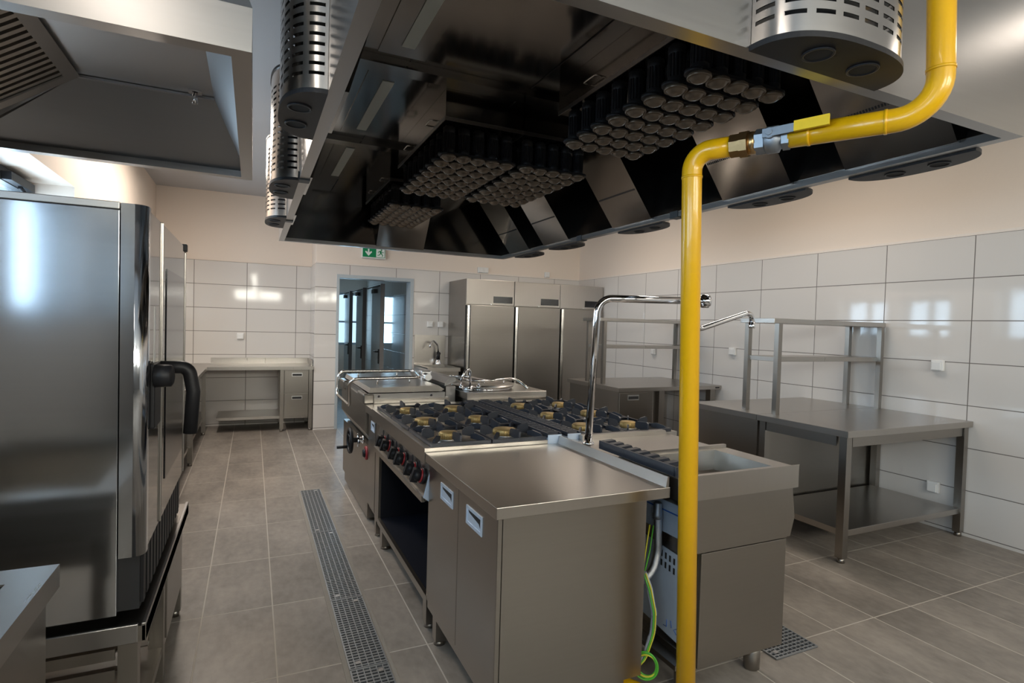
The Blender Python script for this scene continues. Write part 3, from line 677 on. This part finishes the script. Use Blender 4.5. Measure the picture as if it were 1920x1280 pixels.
# ------------------------------------------------------------------ big extraction hood
HX0, HX1, HY0, HY1, HZ, HT, IC = .20, 2.40, 1.035, 5.45, 2.15, 2.86, 2.69
W_ = .045
t = thing('extractor_hood', 'large steel island extractor hood hanging over the cooking island', 'hood', (1.3, 3.2, HZ))
S().box(HX0, HX1, HY0, HY0+W_, HZ, HT).to('front_wall', ST_OUT, t)
S().box(HX0, HX0+W_, HY0+W_, HY1-W_, HZ, HT).to('left_wall', ST_OUT, t)
S().box(HX1-W_, HX1, HY0+W_, HY1-W_, HZ, HT).to('right_wall', ST_OUT, t)
S().box(HX0, HX1, HY1-W_, HY1, HZ, HT).to('rear_wall', ST_OUT, t)
q = S().box(HX0+W_, HX1-W_, HY0+W_, HY1-W_, IC, IC+.02); q.to('inner_ceiling', ST_BR, t)
q = S(); e = .004
q.box(HX0+W_, HX0+W_+e, HY0+W_, HY1-W_, HZ+.03, IC).box(HX1-W_-e, HX1-W_, HY0+W_, HY1-W_, HZ+.03, IC).box(HX0+W_, HX1-W_, HY0+W_, HY0+W_+e, HZ+.03, IC).box(HX0+W_, HX1-W_, HY1-W_-e, HY1-W_, HZ+.03, IC)
q.to('inner_lining', ST_BR, t)
q = S()
for xs in (.66, 1.30, 1.98): q.box(xs-.002, xs+.002, HY0+W_, HY1-W_, IC-.003, IC-.0005)
q.to('panel_joint', DARK, t)
for yb in (2.73, 3.99):
    S().box(HX0+W_, 1.90, yb-.05, yb+.05, IC-.03, IC-.001).box(HX0+W_, 1.90, yb-.075, yb+.075, IC-.006, IC-.001).to('cross_beam', ST_BR, t)
for a, b in ((1.30, 2.52), (2.92, 3.72), (4.15, 5.0)):
    l = S().box(.50, .72, a-.12, b+.1, IC-.006, IC-.001).to('lamp_panel', ST_BR, t)
    S().box(.585, .645, a, b, IC-.010, IC-.006).to('lamp_glass', LAMPG, l)
DY = (1.42, 2.12, 3.16, 4.21, 4.93); DYL = (2.06, 3.24, 4.38)
for yc, sx in [(v, 1) for v in DY]+[(v, -1) for v in DYL]:   # supply-air wedges along both long walls
    if True:
        wall = HX1-W_ if sx > 0 else HX0+W_
        run = .38 if sx > 0 else .15
        tip = wall-sx*(run+.02)
        d = S().prism([(wall, yc-.215, HZ+.02), (wall, yc-.215, IC-.002), (tip, yc-.215, IC-.002), (wall-sx*.02, yc-.215, HZ+.02)], (0, .43, 0)).to('supply_air_wedge', ST_BR, t)
        q = S(); f = .34
        px = wall-sx*.02-sx*run*f; pz = HZ+.02+(IC-HZ-.022)*f
        nrm = Vector((-sx*(IC-HZ), 0, -run)).normalized()
        tx = Vector((-sx*run, 0, IC-HZ-.02)).normalized()
        for i in range(34):
            yy = yc-.20+i*.0121
            p = Vector((px, yy, pz))+nrm*.0006
            q.prism([p-tx*.006, p+tx*.006, p+tx*.006+Vector((0, .006, 0)), p-tx*.006+Vector((0, .006, 0))], nrm*.0008)
        q.to('slot_row', DARK, d)
d = S().prism([(1.05, HY1-W_, HZ+.02), (1.05, HY1-W_, IC-.002), (1.05, HY1-W_-.40, IC-.002), (1.05, HY1-W_-.02, HZ+.02)], (.46, 0, 0)).to('supply_air_wedge', ST_BR, t)
for x, y in ((HX0, 3.02), (HX0, 4.30), (HX1, 3.86), (HX1, 2.75)):
    S().box(x-.006 if x < 1 else x-.05, x+.05 if x < 1 else x+.006, y-.035, y+.035, HZ-.006, HZ+.035).to('joint_bracket', DARKFR, t)

def diffuser(cx, cy, ang):
    """half-oval perforated air outlet on the hood's outer wall; built looking along -Y, turned by ang"""
    M_ = Matrix.Translation((cx, cy, 0)) @ Matrix.Rotation(ang, 4, 'Z')
    a, b, z0, z1, n = .236, (.128 if ang < 0 else .145), HZ+.004, 2.70, 40
    out = [(a*math.copysign(abs(math.cos(u))**.8, math.cos(u)), -b*abs(math.sin(u))**.8) for u in [PI+PI*i/n for i in range(n+1)]]
    # arc length so the slots are evenly spaced
    cum = [0]
    for p, q2 in zip(out, out[1:]): cum.append(cum[-1]+math.dist(p, q2))
    Lt = cum[-1]
    def at(sv):
        for i in range(n):
            if sv <= cum[i+1]: f = (sv-cum[i])/(cum[i+1]-cum[i]); return (out[i][0]+f*(out[i+1][0]-out[i][0]), out[i][1]+f*(out[i+1][1]-out[i][1]))
        return out[-1]
    q = S()
    cols, gap = 9, .02; cw = Lt/cols
    marks = []
    for c in range(cols):
        marks += [(c*cw, True), (c*cw+gap/2, False), (c*cw+cw*.36, False), (c*cw+cw*.64, False), (c*cw+cw-gap/2, True)]
    stops = []
    for c in range(cols):
        for f in (0, .15, .33, .5, .67, .85): stops.append((c*cw+cw*f, c, f))
    stops.append((Lt, cols, 0))
    zs = [z0+.03]; 
    k = 0
    rows = int((z1-z0-.075)/.0295)
    ring = lambda z: [q.bm.verts.new((*at(s_[0]), z)) for s_ in stops]
    levels = [z0]
    for r_ in range(rows):
        zb = z0+.045+r_*.0295; levels += [zb, zb+.0105]
    levels.append(z1)
    for kk in (1.0, .985):
      ring = lambda z: [q.bm.verts.new((p_[0]*kk, p_[1]*kk, z)) for p_ in (at(s_[0]) for s_ in stops)]
      R_ = [ring(z) for z in levels]
      fs = []
      for i in range(len(levels)-1):
          hole = i % 2 == 1
          for j in range(len(stops)-1):
              f0 = stops[j][2]
              if hole and .14 < f0 < .8: continue
              fs.append(q.bm.faces.new((R_[i][j], R_[i][j+1], R_[i+1][j+1], R_[i+1][j])))
      q._fin(fs, True)
    bmesh.ops.transform(q.bm, matrix=M_, verts=q.bm.verts)
    sh = q.to('air_diffuser', ST_DIF, t)
    def D(k, za, zb, mt, nm, holes=False):
        w_ = S(); poly = [(x*k, y*k, za) for x, y in out]
        w_.prism(poly, (0, 0, zb-za), False); bmesh.ops.transform(w_.bm, matrix=M_, verts=w_.bm.verts)
        return w_.to(nm, mt, sh)
    D(1.03, z0-.012, z0+.002, BLACK, 'end_cap'); D(1.03, z1, z1+.012, BLACK, 'end_cap')
    D(.55, z0+.003, z1-.003, DARK, 'inner_core')
    for hx in (-.085, .085):
        w_ = S().lathe([(.032, 0), (.038, 0), (.038, -.004), (.032, -.004), (.032, 0)], (hx, -.07, z0-.012), (0, 0, 1), 28)
        w_.use(1).cyl((hx, -.07, z0-.0125), (hx, -.07, z0-.0135), .034)
        bmesh.ops.transform(w_.bm, matrix=M_, verts=w_.bm.verts)
        w_.to('port', [BLACK, PIT], sh)
for yc in DYL: diffuser(HX0-.001, yc, -PI/2)
for yc in DY: diffuser(HX1+.001, yc, PI/2)
diffuser(1.343, HY0-.001, 0)

# filter banks hanging inside the hood
cart = S()
cart.lathe([(.034, .020), (.034, .050), (.029, .055), (.029, .135), (.033, .140), (.033, .168), (.022, .172), (.022, .178)], (0, 0, 0), seg=14)
for i in range(14):
    a = 2*PI*i/14; cart.box(.029*math.cos(a)-.0035, .029*math.cos(a)+.0035, .029*math.sin(a)-.0035, .029*math.sin(a)+.0035, .052, .137)
CART = cart.mesh('filter_cartridge', BLACK)
CUP = S().lathe([(.043, .018), (.0448, .012), (.0445, .005), (.041, .0035), (.0385, .008), (.034, .001), (.024, -.008), (.012, -.012), (0, -.013)], (0, 0, 0), seg=18).mesh('filter_cup', LENS)
def filter_bank(label, x0, y0, dx, dy, bx, rows=8, grips=True):
    ox, oy = x0, y0
    t = thing('filter_bank', label, 'filter', (ox, oy, 2.35), 'filter banks inside the big hood')
    S().box(*bx, 2.532, IC-.001).to('plenum_box', ST_BR, t)
    q = S().box(bx[0]-.004, bx[0], bx[2], bx[3], 2.525, 2.545).box(bx[0]-.004, bx[1]+.004, bx[2]-.004, bx[2], 2.525, 2.545); q.to('bottom_flange', ST_OUT, t)
    for yy in () if not grips else ((bx[2]*.78+bx[3]*.22), (bx[2]*.3+bx[3]*.7)):
        S().tube(fillet([(bx[0]-.001, yy-.05, 2.58), (bx[0]-.03, yy-.05, 2.58), (bx[0]-.03, yy+.05, 2.58), (bx[0]-.001, yy+.05, 2.58)], .01, 4), .004, 8).to('handle', TUBE, t)
    for j in range(rows):
        yy = y0+j*dy
        S().box(x0-.02, x0+4*dx+.02, yy-.038, yy+.038, 2.366, 2.378).cyl((x0-.02, yy, 2.366), (x0-.02, yy, 2.378), .038, seg=18).cyl((x0+4*dx+.02, yy, 2.366), (x0+4*dx+.02, yy, 2.378), .038, seg=18).to('filter_rail', BLACK, t)
        for i in range(5):
            c = link_mesh('filter_cartridge', CART, t, (i*dx, j*dy, .0))
            link_mesh('filter_cup', CUP, c)
filter_bank('filter bank of black cartridges nearest the yellow pipe, at the near right of the hood', 1.44, 1.575, .0895, .1225, (1.40, 1.86, 1.44, 2.53))
filter_bank('filter bank in the middle of the hood, left half of the pair', .957, 2.955, .0855, .1265, (.908, 1.363, 2.87, 3.93))
filter_bank('filter bank in the middle of the hood, right half of the pair', 1.432, 2.955, .0855, .1265, (1.372, 1.83, 2.87, 3.93), grips=False)
filter_bank('filter bank farthest away in the hood, above the tilting pan', .995, 4.385, .083, .118, (.93, 1.38, 4.28, 5.28))

# ------------------------------------------------------------------ smaller hood over the oven
GX0, GX1, GY0, GY1, GZ = XL+.014, -.012, 1.655, 3.165, 2.15
t = thing('extractor_hood', 'smaller steel extractor hood with baffle filters above the oven', 'hood', (-.58, 2.4, GZ))
q = S()
q.box(GX0, GX1, GY0, GY0+.03, GZ, GZ+.115).box(GX1-.03, GX1, GY0+.03, GY1-.03, GZ, GZ+.115).box(GX0, GX1, GY1-.03, GY1, GZ, GZ+.115)
q.box(GX0, GX1-.03, GY0+.03, GY0+.05, GZ, GZ+.03).box(GX1-.05, GX1-.03, GY0+.05, GY1-.05, GZ, GZ+.03).box(GX0, GX1-.03, GY1-.05, GY1-.03, GZ, GZ+.03)
q.to('rim', ST_OUT, t)
o4 = [(GX0, GY0, GZ+.115), (GX1, GY0, GZ+.115), (GX1, GY1, GZ+.115), (GX0, GY1, GZ+.115)]
h4 = [(GX0, GY0+.12, 2.78), (GX1-.16, GY0+.22, 2.78), (GX1-.16, GY1-.22, 2.78), (GX0, GY1-.22, 2.78)]
q = S().quad(o4[0], o4[1], h4[1], h4[0]).quad(o4[1], o4[2], h4[2], h4[1]).quad(o4[2], o4[3], h4[3], h4[2]).quad(*h4)
q.to('outer_shell', ST_OUT, t)
ix0, ix1, iy0, iy1, iz = -.66, -.17, 2.05, 2.86, 2.425
r4 = [(GX0, GY0+.03, GZ+.03), (GX1-.03, GY0+.03, GZ+.03), (GX1-.03, GY1-.03, GZ+.03), (GX0, GY1-.03, GZ+.03)]
S().quad((ix0, iy0, iz), (ix1, iy0, iz), (ix1, iy1, iz), (ix0, iy1, iz)).to('inner_top', ST_IN, t)
S().quad(r4[1], r4[2], (ix1, iy1, iz), (ix1, iy0, iz)).to('inner_end', ST_IN, t)
S().quad(r4[2], r4[3], (GX0, iy1+.2, 2.12), (ix0, iy1, iz), (ix1, iy1, iz)).to('inner_rear', ST_IN, t)
S().quad(r4[0], r4[1], (ix1, iy0, iz), (ix0, iy0, iz), (GX0, iy0-.2, 2.2)).to('inner_front', ST_IN, t)
S().box(ix0, ix1, iy1-.012, iy1+.004, iz-.012, iz-.002).to('corner_strip', ST_IN, t)
S().cyl((-.24, iy1-.05, iz-.01), (-.24, iy1-.05, iz-.055), .012, seg=12).box(-.265, -.215, iy1-.07, iy1-.03, iz-.008, iz-.001).to('drain_valve', CHROME, t)
# sloping baffle filter
fd = Vector((-.42, 0, -.30)).normalized(); fy = Vector((0, 1, 0)); fn = Vector((fd.z, 0, -fd.x)); fn = fn if fn.z < 0 else -fn
O = Vector((ix0, iy0-.25, iz)); FLh, FWd = .56, iy1-iy0+.22
fl = S()
def slab(q, u0, u1, v0, v1, n0, n1):
    c = [O+fd*u+fy*v+fn*n_ for u, v, n_ in ((u0, v0, n0), (u1, v0, n0), (u1, v1, n0), (u0, v1, n0))]
    q.prism(c, fn*(n1-n0)); return q
slab(fl, 0, FLh, 0, FWd, -.03, -.02); slab(fl, 0, .05, 0, FWd, -.02, .02); slab(fl, 0.05, FLh, FWd-.05, FWd, -.02, .02)
fb = fl.to('baffle_filter', ST_OUT, t)
q = S(); v = .03
while v < FWd-.07: slab(q, .05, FLh, v, v+.022, .0, .012); v += .042
q.to('baffle_slats', ST_TOP, fb)

# ------------------------------------------------------------------ oven on its stand, left foreground
OX, OXB, OY0, OY1, OZ0, OZ1 = -.283, XL+.03, 1.95, 2.985, .565, 1.775
t = thing('combi_oven', 'tall steel combi oven with black lever handle at the left', 'oven', (-.7, 2.45, OZ0))
S().box(OXB, -.352, OY0, OY1, OZ0, OZ1-.022, .002).to('body', ST_OV, t)
S().box(OXB, -.352, OY0-.002, OY1, OZ1-.021, OZ1, .002).to('top_trim', ST_OUT, t)
def rbox(x0, x1, y0, y1, r, z0, z1, q):
    P_ = [(x0, y0, z0)]+[(x1-r+r*math.sin(a), y0+r-r*math.cos(a), z0) for a in [PI/2*i/8 for i in range(9)]]+[(x1, y1, z0), (x0, y1, z0)]
    q.prism(P_, (0, 0, z1-z0))
    for f in q.bm.faces:
        if f.normal.length == 0: f.normal_update()
        if abs(f.normal.x) > .02 and abs(f.normal.y) > .02: f.smooth = True
    return q
rbox(-.349, OX, OY0, OY0+.055, .032, .735, OZ1-.002, S()).to('corner_post', ST_OV, t)
S().box(-.349, OX-.004, OY0+.0555, 2.255, .735, OZ1-.006, .003).to('control_column', DGLS, t)
dr = S().box(-.349, OX-.002, 2.275, 2.965, .735, OZ1-.006, .004).to('door', DGLS, t)
S().box(OX-.002, OX+.001, 2.36, 2.90, .86, 1.62).to('door_window', DISP, dr)
S().box(-.349, OX+.002, 2.260, 2.270, .735, OZ1-.004, .003).to('chrome_strip', ST_TOP, t)
S().box(-.349, OX+.002, 2.967, 2.980, .735, OZ1-.03, .003).to('chrome_strip', ST_TOP, t)
S().box(-.349, OX+.006, 2.955, 2.99, OZ1-.028, OZ1+.006, .004).to('hinge_cap', BLACK, t)
S().box(OX-.004, OX-.0025, 2.11, 2.135, 1.30, 1.48).to('label_strip', WHITE, t)
q = S().box(-.36, -.30, OY0+.03, OY1, OZ0, .733)
q.use(1)
for i in range(14): q.box(-.300, -.292, OY0+.05+i*.066, OY0+.085+i*.066, OZ0+.01, .725)
q.to('base_vent', [DARK, BLACK], t)
hd = S().box(OX-.004, OX+.012, 2.02, 2.15, 1.10, 1.302, .006).lathe([(.030, 0), (.036, .004), (.034, .045), (.026, .05)], (OX+.010, 2.03, 1.265), (1, -.1, 0), 24)
hd.tube(fillet([(OX+.01, 2.15, 1.282), (-.192, 2.15, 1.282), (-.178, 2.15, 1.20), (-.186, 2.15, 1.06)], .03, 8), .021, 16)
hd.to('handle', BLACK, t)
# stand
SX, SY0, SY1, SZ = -.274, 1.925, 3.13, .545
t = thing('oven_stand', 'low steel stand with tray runners carrying the oven', 'stand', (-.7, 2.5, 0))
S().box(XL+.03, SX-.075, SY0+.0, SY1, SZ-.055, SZ-.02).box(SX-.075, SX, SY0, SY1, SZ-.055, SZ-.008).to('top_frame', ST, t)
S().box(XL+.03, SX-.02, SY0-.004, SY0+.006, SZ-.055, SZ, .002).box(SX-.012, SX, SY0, SY1, SZ-.055, SZ, .002).to('raised_edge', ST_OUT, t)
for y in (SY0+.03, 2.50, SY1-.05):
    for x in (SX-.075, XL+.08):
        S().box(x, x+.05, y, y+.045, .03, SZ-.055).cyl((x+.025, y+.022, 0), (x+.025, y+.022, .03), .02).to('leg', ST, t)
S().box(XL+.06, SX-.03, SY0+.05, SY1-.05, .13, .165).to('bottom_shelf', ST, t)
q = S()
for k in range(5): q.box(XL+.13, SX-.08, SY0+.02, SY0+.03, .19+k*.062, .222+k*.062)
q.to('side_slats', ST, t)
for k in range(5):
    for ya in (SY0+.045, 2.46): S().box(XL+.13, SX-.07, ya, ya+.03, .20+k*.062, .205+k*.062).to('tray_runner', ST, t)
S().box(SX-.03, SX-.02, 2.56, 3.05, .17, SZ-.07).to('closing_panel', ST, t)

# sink table, cut by the left edge
t = thing('sink_table', 'steel sink table corner at the bottom left in front of the oven stand', 'sink', (-.78, 1.2, 0))
q = S(); x1, y1, z1 = -.41, 1.645, .853
q.box(XL+.03, x1, y1-.085, y1, z1-.055, z1).box(x1-.075, x1, .55, y1-.085, z1-.055, z1).box(XL+.03, x1-.075, .55, .62, z1-.055, z1).box(XL+.03, XL+.12, .62, y1-.085, z1-.055, z1)
q.to('rim', ST_TOP, t)
a = (XL+.12, x1-.075, .62, y1-.085)
q = S()
zb = .58
q.quad((a[0], a[2], z1-.004), (a[1], a[2], z1-.004), (a[1], a[2], zb), (a[0], a[2], zb)).quad((a[0], a[3], z1-.004), (a[1], a[3], z1-.004), (a[1], a[3], zb), (a[0], a[3], zb)).quad((a[0], a[2], z1-.004), (a[0], a[3], z1-.004), (a[0], a[3], zb), (a[0], a[2], zb)).quad((a[1], a[2], z1-.004), (a[1], a[3], z1-.004), (a[1], a[3], zb), (a[1], a[2], zb)).quad((a[0], a[2], zb), (a[1], a[2], zb), (a[1], a[3], zb), (a[0], a[3], zb))
q.to('bowl', ST_TOP, t)
S().prism([(x1-.03, y1-.03, z1-.055), (x1-.03, y1-.03, z1-.30), (x1-.03, .6, z1-.30), (x1-.03, .6, z1-.055)], (.012, 0, 0)).box(XL+.06, x1-.03, y1-.03, y1-.02, z1-.16, z1-.055).to('apron', ST, t)
for x in (x1-.075, XL+.08):
    for y in (y1-.075, .6):
        S().box(x, x+.045, y, y+.045, .03, z1-.055).cyl((x+.022, y+.022, 0), (x+.022, y+.022, .03), .02).to('leg', ST, t)

# ------------------------------------------------------------------ corner counter at the back left
t = thing('corner_counter', 'L-shaped steel counter along the left and far walls', 'counter', (-.2, 8.1, 0))
CZ = .842; CF = 7.76; CXF = -.50
S().box(XL+.014, .732, CF, YB2-.014, CZ-.04, CZ).box(XL+.014, CXF, 4.6, CF, CZ-.04, CZ).to('worktop', ST_TOP, t)
S().box(CXF, .732, YB2-.03, YB2-.014, CZ, CZ+.075).box(XL+.014, XL+.03, 4.6, YB2-.03, CZ, CZ+.075).box(.716, .732, CF+.15, YB2-.03, CZ, CZ+.075).to('upstand', ST_TOP, t)
S().box(-.40, .33, CF+.06, YB2-.03, .165, .20).box(XL+.03, CXF-.05, 4.65, YB2-.03, .165, .20).to('lower_shelf', ST_TOP, t)
for x, y in ((CXF-.06, CF+.04), (CXF-.06, 6.2), (CXF-.06, 4.65), (.33, CF+.02), (.68, CF+.02), (XL+.06, 6.2), (.33, YB2-.09), (.68, YB2-.09)):
    S().box(x, x+.045, y, y+.045, .03, CZ-.04).cyl((x+.022, y+.022, 0), (x+.022, y+.022, .03), .02).to('leg', ST, t)
t = thing('drawer_unit', 'steel two-drawer unit under the corner counter beside the doorway', 'drawers', (.52, 8.0, 0))
S().box(.378, .677, CF+.045, YB2-.1, .165, CZ-.042).to('case', ST, t)
for z0, z1 in ((.50, .79), (.19, .49)):
    d = S().box(.382, .673, CF+.022, CF+.044, z0, z1, .002).to('drawer', ST, t)
    S().box(.47, .60, CF+.019, CF+.022, z1-.075, z1-.03).use(1).box(.478, .592, CF+.0175, CF+.019, z1-.068, z1-.042).to('recessed_handle', [ALU, DARK], d)

# ------------------------------------------------------------------ sink by the doorway, refrigerators
t = thing('hand_sink', 'steel sink unit with high splash panel between doorway and refrigerators', 'sink', (2.3, 7.4, 0))
S().box(2.09, 2.52, 7.12, YB-.03, .10, .82).to('cabinet', ST, t)
S().box(2.08, 2.535, 7.09, 7.16, .82, .87).box(2.08, 2.535, 7.60, YB-.016, .82, .87).box(2.08, 2.13, 7.16, 7.60, .82, .87).box(2.48, 2.535, 7.16, 7.60, .82, .87).box(2.13, 2.48, 7.16, 7.6, .80, .82).to('worktop', ST_TOP, t)
S().box(2.08, 2.535, YB-.03, YB-.016, .87, 1.285).to('splash_panel', ST_TOP, t)
for x in (2.14, 2.47):
    for y in (7.18, 7.70): foot(t, x, y, .10, .02)
t = thing('sink_tap', 'chrome swan-neck tap with black sensor head in front of the steel splash panel', 'tap', (2.40, 7.66, .87))
S().lathe([(.045, .87), (.04, .89), (.025, .93), (.022, .99)], (2.40, 7.66, 0)).to('base', CHROME, t)
S().cyl((2.40, 7.66, .94), (2.40, 7.66, 1.05), .026).cyl((2.40, 7.61, 1.03), (2.40, 7.66, 1.03), .02).to('sensor_head', BLACK, t)
S().tube(fillet([(2.40, 7.66, 1.04), (2.385, 7.66, 1.15), (2.30, 7.60, 1.22), (2.245, 7.55, 1.16), (2.24, 7.545, 1.12)], .05, 7), .012).to('spout', CHROME, t)
FRX = (2.575, 3.285, 4.015, 4.745)
FRL = ('tall steel refrigerator standing next to the sink and doorway', 'tall steel refrigerator standing between two others', 'tall steel refrigerator in the corner by the right wall')
for i in range(3):
    a, b = FRX[i]+.004, FRX[i+1]-.004; y0 = 7.05
    t = thing('refrigerator', FRL[i], 'refrigerator', ((a+b)/2, 7.4, 0), 'three tall refrigerators in a row')
    S().box(a, b, y0+.03, YB-.02, .12, 2.065).to('body', ST, t)
    S().box(a, b, y0, y0+.03, 1.725, 2.065, .003).to('header_panel', ST_TOP, t)
    S().box(b-.31, b-.025, y0-.003, y0, 1.755, 1.845).to('display', DISP, t)
    S().cyl((b-.345, y0-.004, 1.735), (b-.345, y0, 1.735), .008, seg=12).to('lock', CHROME, t)
    d = S().box(a+.06, b, y0-.012, y0+.028, .13, 1.715, .003).to('door', ST, t)
    S().box(a, a+.058, y0+.012, y0+.028, .13, 1.715).use(1).prism([(a+.004, y0+.012, .13), (a+.012, y0-.028, .13), (a+.040, y0-.034, .13), (a+.045, y0+.005, .13)], (0, 0, 1.58)).to('grip_strip', [DARK, TUBE], d)
    for x in (a+.06, b-.06):
        for y in (y0+.09, YB-.1): foot(t, x, y, .12, .02, False)

# ------------------------------------------------------------------ steel tables by the right wall
def leg_(t, x, y, h, s=.025): S().box(x-s, x+s, y-s, y+s, .03, h).cyl((x, y, 0), (x, y, .03), s*.95, s*.8).to('leg', ST, t)
TX0, TX1 = 3.375, XR-.016
TYs = ((2.265, 2.965), (2.970, 3.66))
t = thing('work_table', 'steel work table with bottom shelf, the nearer one by the right wall', 'table', (4.07, 2.6, 0))
y0, y1 = TYs[0]; TZ = .85
S().box(TX0, TX1, y0, y1, TZ-.042, TZ, .002).to('tabletop', ST_TOP, t)
S().box(TX0+.10, TX1-.06, y0+.035, y0+.055, TZ-.11, TZ-.042).box(TX0+.035, TX0+.055, y0+.10, y1-.06, TZ-.11, TZ-.042).box(TX0+.10, TX1-.06, y1-.055, y1-.035, TZ-.11, TZ-.042).to('apron', ST, t)
S().box(TX0+.06, TX1-.04, y0+.04, y1-.01, .165, .205, .002).to('bottom_shelf', ST_TOP, t)
for x in (TX0+.055, TX1-.03):
    for y in (y0+.05, y1-.03): leg_(t, x, y, TZ-.042)
t = thing('cabinet_table', 'closed steel cabinet table standing behind the nearer work table', 'cabinet', (4.07, 3.3, 0))
y0, y1 = TYs[1]
S().box(TX0, TX1, y0, y1, TZ-.042, TZ, .002).to('worktop', ST_TOP, t)
S().box(TX0+.03, TX1-.02, y0+.01, y1-.03, .14, TZ-.042).to('body', ST, t)
for x in (TX0+.08, TX1-.08):
    for y in (y0+.06, y1-.08): foot(t, x, y, .14, .022)
def overshelf(label, x0, x1, y0, y1, zb, zm, zt):
    t = thing('shelf_rack', label, 'shelf', ((x0+x1)/2, (y0+y1)/2, zb), 'two-tier shelf racks on the tables')
    S().box(x0-.07, x1+.03, y0-.02, y1+.02, zt-.035, zt, .002).to('upper_shelf', ST_TOP, t)
    S().box(x0, x1, y0+.01, y1-.01, zm-.035, zm, .002).to('middle_shelf', ST_TOP, t)
    for x in (x0, x1):
        for y in (y0, y1): S().box(x-.019, x+.019, y-.019, y+.019, zb, zt-.035).to('leg', ST, t)
overshelf('two-tier steel shelf rack standing on the nearer steel tables', 3.52, TX1-.05, 2.925, 3.20, TZ, 1.275, 1.56)
BY_ = (4.68, 5.70)
t = thing('drawer_table', 'steel table with a drawer cabinet, the farther one by the right wall', 'table', (4.07, 5.2, 0))
S().box(TX0, TX1, *BY_, TZ-.042, TZ, .002).to('tabletop', ST_TOP, t)
S().box(TX0+.02, 3.84, BY_[0]+.03, BY_[1]-.03, .14, TZ-.042).to('cabinet', ST, t)
d = S().box(TX0+.025, 3.76, BY_[0]+.012, BY_[0]+.03, .2, TZ-.055, .002).to('door', ST, t)
S().box(3.50, 3.64, BY_[0]+.009, BY_[0]+.012, .72, .775).use(1).box(3.508, 3.632, BY_[0]+.0075, BY_[0]+.009, .73, .76).to('recessed_handle', [ALU, DARK], d)
S().box(TX1-.09, TX1-.03, BY_[0]-.001, BY_[0], TZ-.03, TZ-.015).to('maker_plate', DARK, t)
for x, y in ((3.95, BY_[0]+.06), (TX1-.10, BY_[0]+.06), (3.95, BY_[1]-.06), (TX1-.10, BY_[1]-.06)): leg_(t, x, y, TZ-.042, .035)
for x, y in ((TX0+.07, BY_[0]+.09), (TX0+.07, BY_[1]-.09), (3.78, BY_[0]+.09), (3.78, BY_[1]-.09)): foot(t, x, y, .14, .022)
overshelf('two-tier steel shelf rack standing on the farther steel table', 3.46, TX1-.05, 5.09, 5.40, TZ, 1.27, 1.565)
